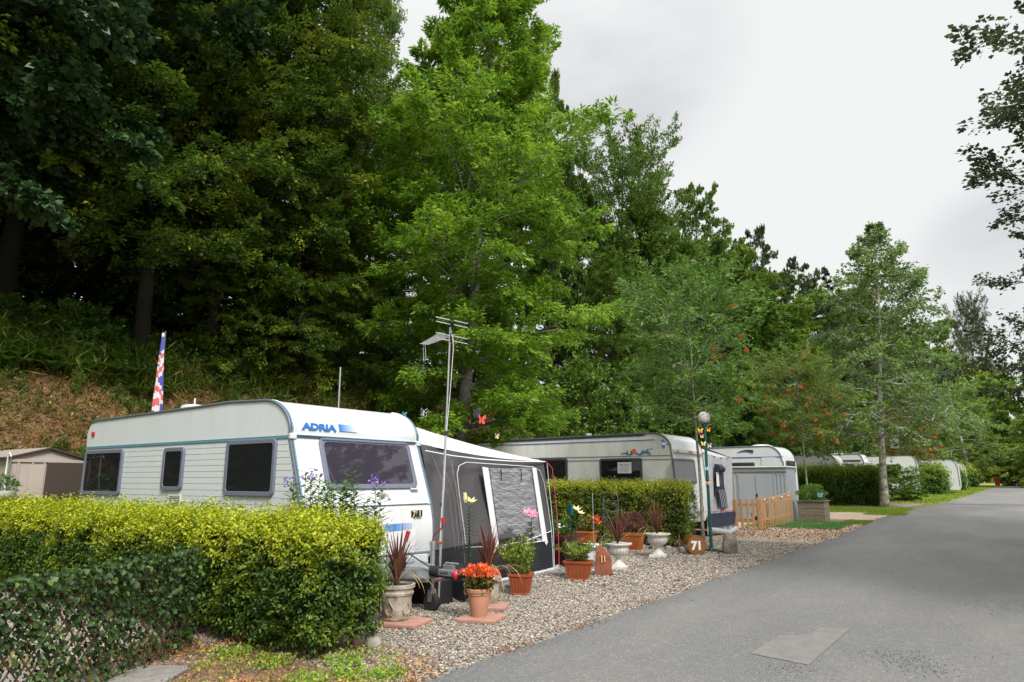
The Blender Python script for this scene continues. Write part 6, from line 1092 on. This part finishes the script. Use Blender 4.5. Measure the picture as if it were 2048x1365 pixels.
# ================================================================ flowers behind the long hedge
def perennials(name, label, x0, x1, y, z0, n, hmin, hmax, seed, flm=None, cat='flowering plant', leafm='herb', fl_n=.35, sp=.03, ls=.075, group=None, flsz=.02, bloom_top=None):
    rg = np.random.RandomState(seed); t = thing(name, label, cat, ((x0+x1)/2, y, z0), group); k = MB(); P, D, N = [], [], []; FP = []
    for i in range(n):
        x = x0+(x1-x0)*(i+rg.rand())/n; h = hmin+(hmax-hmin)*rg.rand(); b = Vector((x, y+rg.randn()*.08, z0)); tp_ = b+Vector((rg.randn()*.16, rg.randn()*.08, h)); k.tube([b, b.lerp(tp_, .5)+Vector((rg.randn()*.03, 0, 0)), tp_], [.006, .004, .003], 5); m = int(h/sp)
        for j in range(m):
            q = .3+.7*j/m; a = j*2.4; d = np.array([math.cos(a), math.sin(a), .35]); P.append(np.array(b.lerp(tp_, q))); D.append(d); N.append([-d[0]*.3, -d[1]*.3, 1])
        if rg.rand() < fl_n: FP.append(np.array(tp_)+rg.randn(34, 3)*[.045, .045, .035])
    k.build('stems', L['herb'], t); v, f = leaf_arrays(np.array(P), np.array(D), np.array(N), ls*(.6+.7*rg.rand(len(P))), np.full(len(P), ls*.28), -.15, True); link('leaves', np_mesh('leaves', v-np.array([(x0+x1)/2, y, z0]), f, L[leafm]), t)
    if FP and flm is not None: FP = np.concatenate(FP); v, f = leaf_arrays(FP, rg.randn(len(FP), 3), rg.randn(len(FP), 3), np.full(len(FP), flsz*1.6), np.full(len(FP), flsz*1.5), .1, True); link('flowers', np_mesh('flowers', v-np.array([(x0+x1)/2, y, z0]), f, flm), t)
    return t
perennials('phlox', 'tall leafy phlox with violet flowers in front of the caravan nose', -6.6, -5.5, 5.20, .3, 38, .95, 1.42, 3, L['violetfl'], fl_n=.14, ls=.12, sp=.022, flsz=.02)
perennials('phlox', 'single tall leafy stem left of the violet phlox', -6.82, -6.70, 5.18, .5, 2, 1.0, 1.1, 4, None, fl_n=0, ls=.11)
perennials('garden_flower', 'mixed upright stems at the hedge end by the locker', -5.8, -5.45, 5.35, .3, 12, .5, .85, 5, L['orangefl'], fl_n=.0, ls=.06)
t = thing('gladiolus', 'sword leaved plant with red and violet blooms at the hedge end', 'flowering plant', (-5.42, 5.25, .1)); k = MB(); rg = np.random.RandomState(3)
for i in range(18): a = rg.rand()*6.28; k.blade((-5.78+.10*math.cos(a), 5.28+.05*math.sin(a), .1), (.28*math.cos(a), .28*math.sin(a), 1), .7+.4*rg.rand(), .018, .35, seg=5)
k.build('leaves', L['herb'], t)
for dx, dz, m_, s in ((-.05, .95, 'coral', .035), (.0, .88, 'pink', .03), (.06, .80, 'violet', .03), (.08, .98, 'coral', .03), (-.12, 1.03, 'yellow', .035), (-.08, 1.06, 'paleyellow', .03), (.03, .72, 'violet', .026)):
    k = MB()
    for i in range(6): a = i*1.05; k.blade((-5.66+dx, 5.15, .12+dz), (math.cos(a), -.5, math.sin(a)), s*1.6, s*1.1, .1, seg=3)
    k.build('flower', M[m_], t)
# ================================================================ trellis with artificial ivy
tA_, tB_ = Vector((-6.72, 4.02, 0)), Vector((-5.05, 1.35, 0)); td = (tB_-tA_).normalized(); TL = (tB_-tA_).length; tn = Vector((-td.y, td.x, 0)); tn = tn if tn.dot(Vector((1, -1, 0))) > 0 else -tn
t = thing('ivy_trellis', 'expanding trellis covered in dark artificial ivy in the left corner', 'trellis', (tA_+tB_)/2)
TH = .93; k = MB(); sp = .135; n_ = int((TL+TH)/sp)
def clipseg(s0, up):   # diagonal slat from (s0,0) rising; clipped to the panel
    pts = []; 
    for q in np.linspace(0, TH, 30):
        s = s0+(q if up else -q)*.95
        if -.0 <= s <= TL and q <= TH-.10*abs(math.sin(s*1.3)): pts.append((s, q))
    return pts
for i in range(-int(TH/sp)-1, n_+int(TH/sp)+2):
    for up in (True, False):
        p_ = clipseg(i*sp, up)
        if len(p_) > 2:
            a, b = p_[0], p_[-1]; o_ = .008 if up else -.008; P0 = tA_+td*a[0]+UZ*(a[1]+.01)+tn*o_; P1__ = tA_+td*b[0]+UZ*(b[1]+.01)+tn*o_; k.tube([P0, P1__], .0075, 4)
k.build('lattice', M['lattice'], t)
rg = np.random.RandomState(77); n = 6200; s_ = TL*rg.rand(n); z_ = TH*(rg.rand(n)**.8); dens = .62+.3*np.sin(s_*5+z_*4)*np.cos(z_*7-s_*2)+.35*(z_/TH)+.25*(1-s_/TL)-.15; kp = rg.rand(n) < dens; s_, z_ = s_[kp], z_[kp]; n = len(s_); P = np.array(tA_)[None]+np.outer(s_, np.array(td))+np.outer(z_+.03, [0, 0, 1])+np.outer(-.005+.040*rg.randn(n), np.array(tn))
D = np.outer(rg.randn(n)*.8, np.array(td))+np.outer(-.5+rg.randn(n)*.6, [0, 0, 1])+np.outer(.5*np.ones(n), np.array(tn)); N = np.outer(np.ones(n), np.array(tn))+rg.randn(n, 3)*.45+[0, 0, .45]; ls = .040*(.5+.95*rg.rand(n)); v, f = leaf_arrays(P, D, N, ls, ls*.95, .12, True); link('ivy_leaves', np_mesh('ivy_leaves', v-np.array(list((tA_+tB_)/2)), f, L['ivy']), t)
# ================================================================ ground cover
def heap(name, label, cat, x, y, h, m, seed, ls, la, tilt=.5, zoff=.01, up=.4, ovate=False, spread=None):
    rg = np.random.RandomState(seed); n = len(x); z = gz(x, y)+zoff+h*rg.rand(n)**1.5; D = rg.randn(n, 3)+[0, 0, up]; N = rg.randn(n, 3)*tilt+[0, 0, 1]; s = ls*(.5+rg.rand(n)); v, f = leaf_arrays(np.stack([x, y, z], 1), D, N, s, s*la, .15, ovate); o = link(name, np_mesh(name, v, f, m)); tag(o, label, cat, kind='stuff'); return o
rg = np.random.RandomState(12); L['fresh'] = leafmat('fresh_weed', [(0, (.12, .24, .02)), (1, (.28, .42, .04))], transl=.3)
# earth bed in the corner under the hedge, with weeds and litter
bx = [G(300, 1345), G(420, 1300), G(560, 1290), G(700, 1285), G(790, 1290), G(860, 1335), G(900, 1372), G(700, 1440), G(300, 1440)]
M['earth'] = voronoi_ground('brown_earth', [(0, (.09, .05, .028)), (.6, (.19, .11, .06)), (1, (.32, .2, .11))], 45, [(3, .5, .7, (.05, .03, .02)), (6, .6, .7, (.1, .11, .03))])
flat('earth_bed', [Vector((-7.2, 4.9, 0)), Vector((-7.4, 3.9, 0)), Vector((-6.6, 3.3, 0)), Vector((-5.6, 2.6, 0)), Vector((-4.3, 2.6, 0)), Vector((-3.98, 3.6, 0)), Vector((-4.05, 4.5, 0)), Vector((-4.75, 5.0, 0)), Vector((-5.3, 5.1, 0))], M['earth'], .012, .05)
def inbed(x, y): return (y < 4.95-.0*(x)) & (x+5.1+.25*np.sin(y*6) < 1.05-.0*y) & (y < 5.0+(x+4.9)*-.9)
x, y = scatter(9000, -7.0, -3.95, 2.6, 4.9, lambda x, y: (sn(x*2.2, y*2.2, 3) > -.25) & ((x+y*.35) < -2.45)); heap('low_weeds', 'low green and rusty weeds over the earth in the near left corner', 'weeds', x, y, .06, L['weed'], 1, .03, .5)
x, y = scatter(3500, -7.0, -4.1, 2.6, 5.1); heap('dry_leaves', 'dry brown leaf litter on the earth under the hedge', 'leaf litter', x, y, .015, L['litter'], 2, .035, .4, .3, up=0)
def tufts(cs, r, n, seed): rg = np.random.RandomState(seed); i = rg.randint(0, len(cs), n); a = rg.rand(n)*6.28; q = r*rg.rand(n)**.6; c = np.array(cs)[i]; return c[:, 0]+q*np.cos(a), c[:, 1]+q*np.sin(a)
x, y = tufts([(-4.9, 4.35), (-4.6, 4.15), (-4.75, 3.85), (-5.4, 4.0), (-4.35, 4.35), (-6.0, 4.0), (-6.2, 4.5)], .17, 1800, 3); heap('green_weed_tufts', 'fresh green weed tufts in the near left corner', 'weeds', x, y, .08, L['fresh'], 3, .028, .75, .6)
tag(MB().box((-6.25, 2.75, .022), (1.5, .9, .03), .62).build('paving_slab', M['paving'], None, bevel=.01), 'big worn grey slab at the bottom left corner', 'slab')
x, y = scatter(260, -3.9, 2.5, 4, 22); rr2 = np.random.RandomState(4); v, f = rocks_arr(np.stack([x, y, np.full(len(x), .02)], 1), .004+.008*rr2.rand(len(x))**3, rr2); tag(link('road_grit', np_mesh('road_grit', v, f, M['pebble'])), 'loose stones scattered on the asphalt', 'grit', kind='stuff')
x, y = scatter(130, -3.95, 2.0, 4, 20); heap('road_leaves', 'few small dry leaf bits on the asphalt', 'leaf litter', x, y, .004, L['litter'], 22, .022, .6, .2, zoff=.02, up=0)
rr3 = np.random.RandomState(9); cs_ = [(G(1792, 1318), .16, 420), (G(1850, 1342), .12, 200), (G(1575, 1341), .10, 150), (G(1960, 1215), .25, 160)]; P_ = np.concatenate([np.stack([c.x+r*rr3.randn(n), c.y+1.3*r*rr3.randn(n), np.full(n, .0185)], 1) for c, r, n in cs_]); v, f = rocks_arr(P_, .002+.007*rr3.rand(len(P_))**2, rr3, .25, .3); tag(link('pitted_asphalt', np_mesh('pitted_asphalt', v, f, mat('pitted_asphalt', (.085, .085, .083), .9))), 'dark pitted specks where the asphalt is worn', 'grit', kind='stuff')
# moss and dry grass along the road edge
n = 9000; y = 4+34*rg.rand(n)**1.3; x = np.interp(y, EY, EX)-.05+.09*rg.randn(n); kp = sn(x*3, y*2.5, 1)+.4*rg.randn(n) > .35; me = blades('edge_grass', x[kp], y[kp], .035, L['litter'], 4, .008, .012, .8); tag(link('edge_litter', me), 'brown litter and thin grass gathered along the road edge', 'leaf litter', kind='stuff')
# verge grass
def lawn(name, label, x0, x1, y0, y1, n, h, w_, seed, m=L['grass'], fn=None):
    x, y = scatter(n, x0, x1, y0, y1, fn); tag(link(name, blades(name, x, y, h, m, seed, w_, .01)), label, 'grass', kind='stuff')
lawn('verge_grass', 'mown grass strip beyond the timber planter', -9, -3.85, 34.8, 39.6, 26000, .06, .018, 1); lawn('verge_grass', 'grass on the verge beyond the birch', -7, -.9, 45.2, 100, 30000, .09, .04, 2, fn=lambda x, y: x < np.interp(y, EY, EX)-.1)
lawn('verge_grass', 'thin grass between the turf mat and the road', -5.1, -4.2, 27.2, 29.2, 5000, .045, .012, 3)
lawn('verge_grass', 'grassy edge between the gravel path and the road', -5.2, -3.6, 33.0, 34.9, 4000, .05, .014, 4); x, y = scatter(1500, -6.6, -4.4, 19.6, 27, lambda x, y: sn(x*1.5, y, 2) > .7); heap('gravel_weeds', 'small green weeds scattered on the pinkish gravel', 'weeds', x, y, .03, L['weed'], 6, .05, .4)
x, y = scatter(5000, -7.4, -4.15, 19.6, 27); heap('fallen_leaves', 'fallen brown leaves over the pinkish gravel drive', 'leaf litter', x, y, .01, L['litter'], 7, .05, .5, .25, up=0)
# the bank: litter, grass, ferns, tall weeds
x, y = scatter(26000, -18.9, -14.2, 2, 16); heap('bank_litter', 'dry brown litter covering the bank behind the shed', 'leaf litter', x, y, .03, L['litter'], 8, .085, .4, .5, up=0)
x, y = scatter(13000, -18.9, -14.2, 2, 16, lambda x, y: sn(x*.8, y*.8, 4)+.5*sn(x*3, y*3, 1) > .05); heap('bank_weeds', 'patches of low green weed on the brown bank', 'weeds', x, y, .12, L['weed'], 9, .08, .4, .6)
def weeds(name, label, x, y, hmin, hmax, m, seed, ls=.16, la=.14, per=16, lean=.18, cat='undergrowth'):
    rg = np.random.RandomState(seed); n = len(x); h = hmin+(hmax-hmin)*rg.rand(n); idx = np.repeat(np.arange(n), per); q = rg.rand(len(idx)); ln = rg.randn(n, 2)*lean; a = rg.rand(len(idx))*6.28
    P = np.stack([x[idx]+ln[idx, 0]*h[idx]*q, y[idx]+ln[idx, 1]*h[idx]*q, gz(x, y)[idx]+h[idx]*q], 1); D = np.stack([np.cos(a), np.sin(a), .35+rg.randn(len(idx))*.5], 1); s = ls*(.5+rg.rand(len(idx)))*(1.2-.6*q); v, f = leaf_arrays(P, D, np.array([[0, 0, 1.]])+rg.randn(len(idx), 3)*.4, s, s*la, .1)
    P0 = np.stack([x, y, gz(x, y)], 1); v2, f2 = leaf_arrays(P0, np.stack([ln[:, 0], ln[:, 1], np.ones(n)], 1), rg.randn(n, 3)*[1, 1, .1], h, np.full(n, .02), 0); o = link(name, np_mesh(name, np.concatenate([v, v2]), np.concatenate([f, f2+len(v)]), m)); tag(o, label, cat, kind='stuff')
x, y = scatter(2400, -21.5, -18.6, 3, 17, lambda x, y: sn(x, y*.7, 2) > -.5); weeds('willowherb', 'tall willowherb and nettles along the top of the bank', x, y, .5, 1.3, L['fern'], 1, .2, .16, 34)
x, y = scatter(2200, -19.5, -14.6, 12, 60, lambda x, y: (x < -15.0) ); weeds('bank_grass', 'tall dry and green grasses on the bank behind the caravans', x, y, .5, 1.2, L['tall'], 2, .4, .06, 26, .25)
x, y = scatter(3800, -15.6, -14.3, 12, 45); weeds('bank_grass', 'rust and green grasses at the foot of the bank', x, y, .7, 1.9, L['tall'], 3, .45, .05, 26, .2)
x, y = scatter(2600, -18.7, -14.6, 3, 19, lambda x, y: sn(x*1.2, y*1.1, 5) > .55-np.clip(y-8, 0, 9)*.16); weeds('bank_weeds', 'scattered grass clumps on the brown bank', x, y, .2, .5, L['fern'], 4, .14, .18, 22)
x, y = scatter(2600, -20, -14.6, -14, 3.3); weeds('unseen_undergrowth', 'tall green undergrowth added out of view left of the shed to darken window reflections', x, y, .6, 1.5, L['fern'], 15, .3, .14, 26, .2)  # growth outside the view, added so the side windows reflect something darker
x, y = scatter(5200, -19, -14.3, 3, 18); weeds('bank_stubble', 'thin dry stalks and low grass all over the bank', x, y, .10, .38, L['tall'], 25, .12, .14, 12, .4)
x, y = scatter(800, -20.2, -18.3, 3, 20); weeds('bank_grass', 'yellowing grass at the edge of the wood shade', x, y, .5, 1.1, L['tall'], 5, .4, .07, 24, .3)
def fern(c, s, seed):
    rg = np.random.RandomState(seed); P, D, N = [], [], []
    for i in range(12):
        a = i*.52+rg.rand()*.3; h = np.array([math.cos(a), math.sin(a), 0]); up_h = np.array([-h[1], h[0], 0])
        for j in range(26):
            q = (j+1)/26; p = np.array(c)+h*s*q*.9+np.array([0, 0, s*(.9*q-.75*q*q)])
            for sd in (-1, 1): P.append(p); D.append(up_h*sd+h*.4); N.append([h[0]*-.3, h[1]*-.3, 1])
    n = len(P); q = np.tile(np.repeat((np.arange(26)+1)/26, 2), 12); v, f = leaf_arrays(np.array(P), np.array(D), np.array(N), s*.26*np.sin(np.pi*(.12+.86*q)), np.full(n, s*.045), .05); return v, f
FL = [(20, 730), (60, 745), (45, 705), (110, 700), (170, 735), (230, 745), (290, 770), (10, 690)]; fl0 = None
for i, (px, py) in enumerate(FL):
    p = X(px, py, -18.5-.25*(i % 3)); q = (p.x, p.y, gzf(p.x, p.y)); v, f = fern((0, 0, 0), .85+.1*(i % 3), i); o = link('fern', np_mesh('fern', v, f, L['fern']), None, q); tag(o, ['fern at the left edge on top of the bank', 'fern second from the left on the bank top', 'fern just behind the second one', 'fern under the tall willowherb', 'fern right of the willowherb clump', 'fern above the yellow green sapling', 'fern left of the flag', 'highest fern at the left edge'][i], 'fern', 'ferns on the bank')
SP = tree_mesh('sapling', seed=55, H=1.1, cb=.05, Rm=.24, shape='cone', nl=26, ns=4, nw=3, lpt=9, ls=.05, la=.25, e0=25, e1=70, droop=.0, tr=.012, tilt=.8, wob=.02); SP = finish_tree(SP, M['bark'], L['wood_c'])
for px, py, x, lab in ((151, 782, -18.0, 'small yellow green conifer sapling on the bank'), (359, 795, -17.6, 'slim conifer sapling on the bank right of the flag')): p = X(px, py, x); tree('conifer_sapling', lab, 'sapling', SP, (x, p.y, gzf(x, p.y)), .8, 0, None, 'saplings on the bank')
for i in range(9):
    x = -19.4-.5*(i % 2); y = 4.6+i*1.7; tree('bramble', 'dark leafy bramble clump at the wood edge, %s from the left' % ['first', 'second', 'third', 'fourth', 'fifth', 'sixth', 'seventh', 'eighth', 'ninth'][i], 'shrub', TBU, (x-.6, y, gzf(x, y)-.2), (.8, .8, .42+.1*(i % 3)), i, L['wood_a'], 'bramble clumps')
for i in range(7):
    x = -24.5-.8*(i % 2); y = 4.0+i*2.9; tree('holly_tree', 'dark understorey tree in the shade of the wood, %s from the left' % ['first', 'second', 'third', 'fourth', 'fifth', 'sixth', 'seventh'][i], 'tree', TWE, (x, y, gzf(x, y)-.5), (.75, .75, .58), i*1.3, L['maple'], 'understorey trees in the shade')
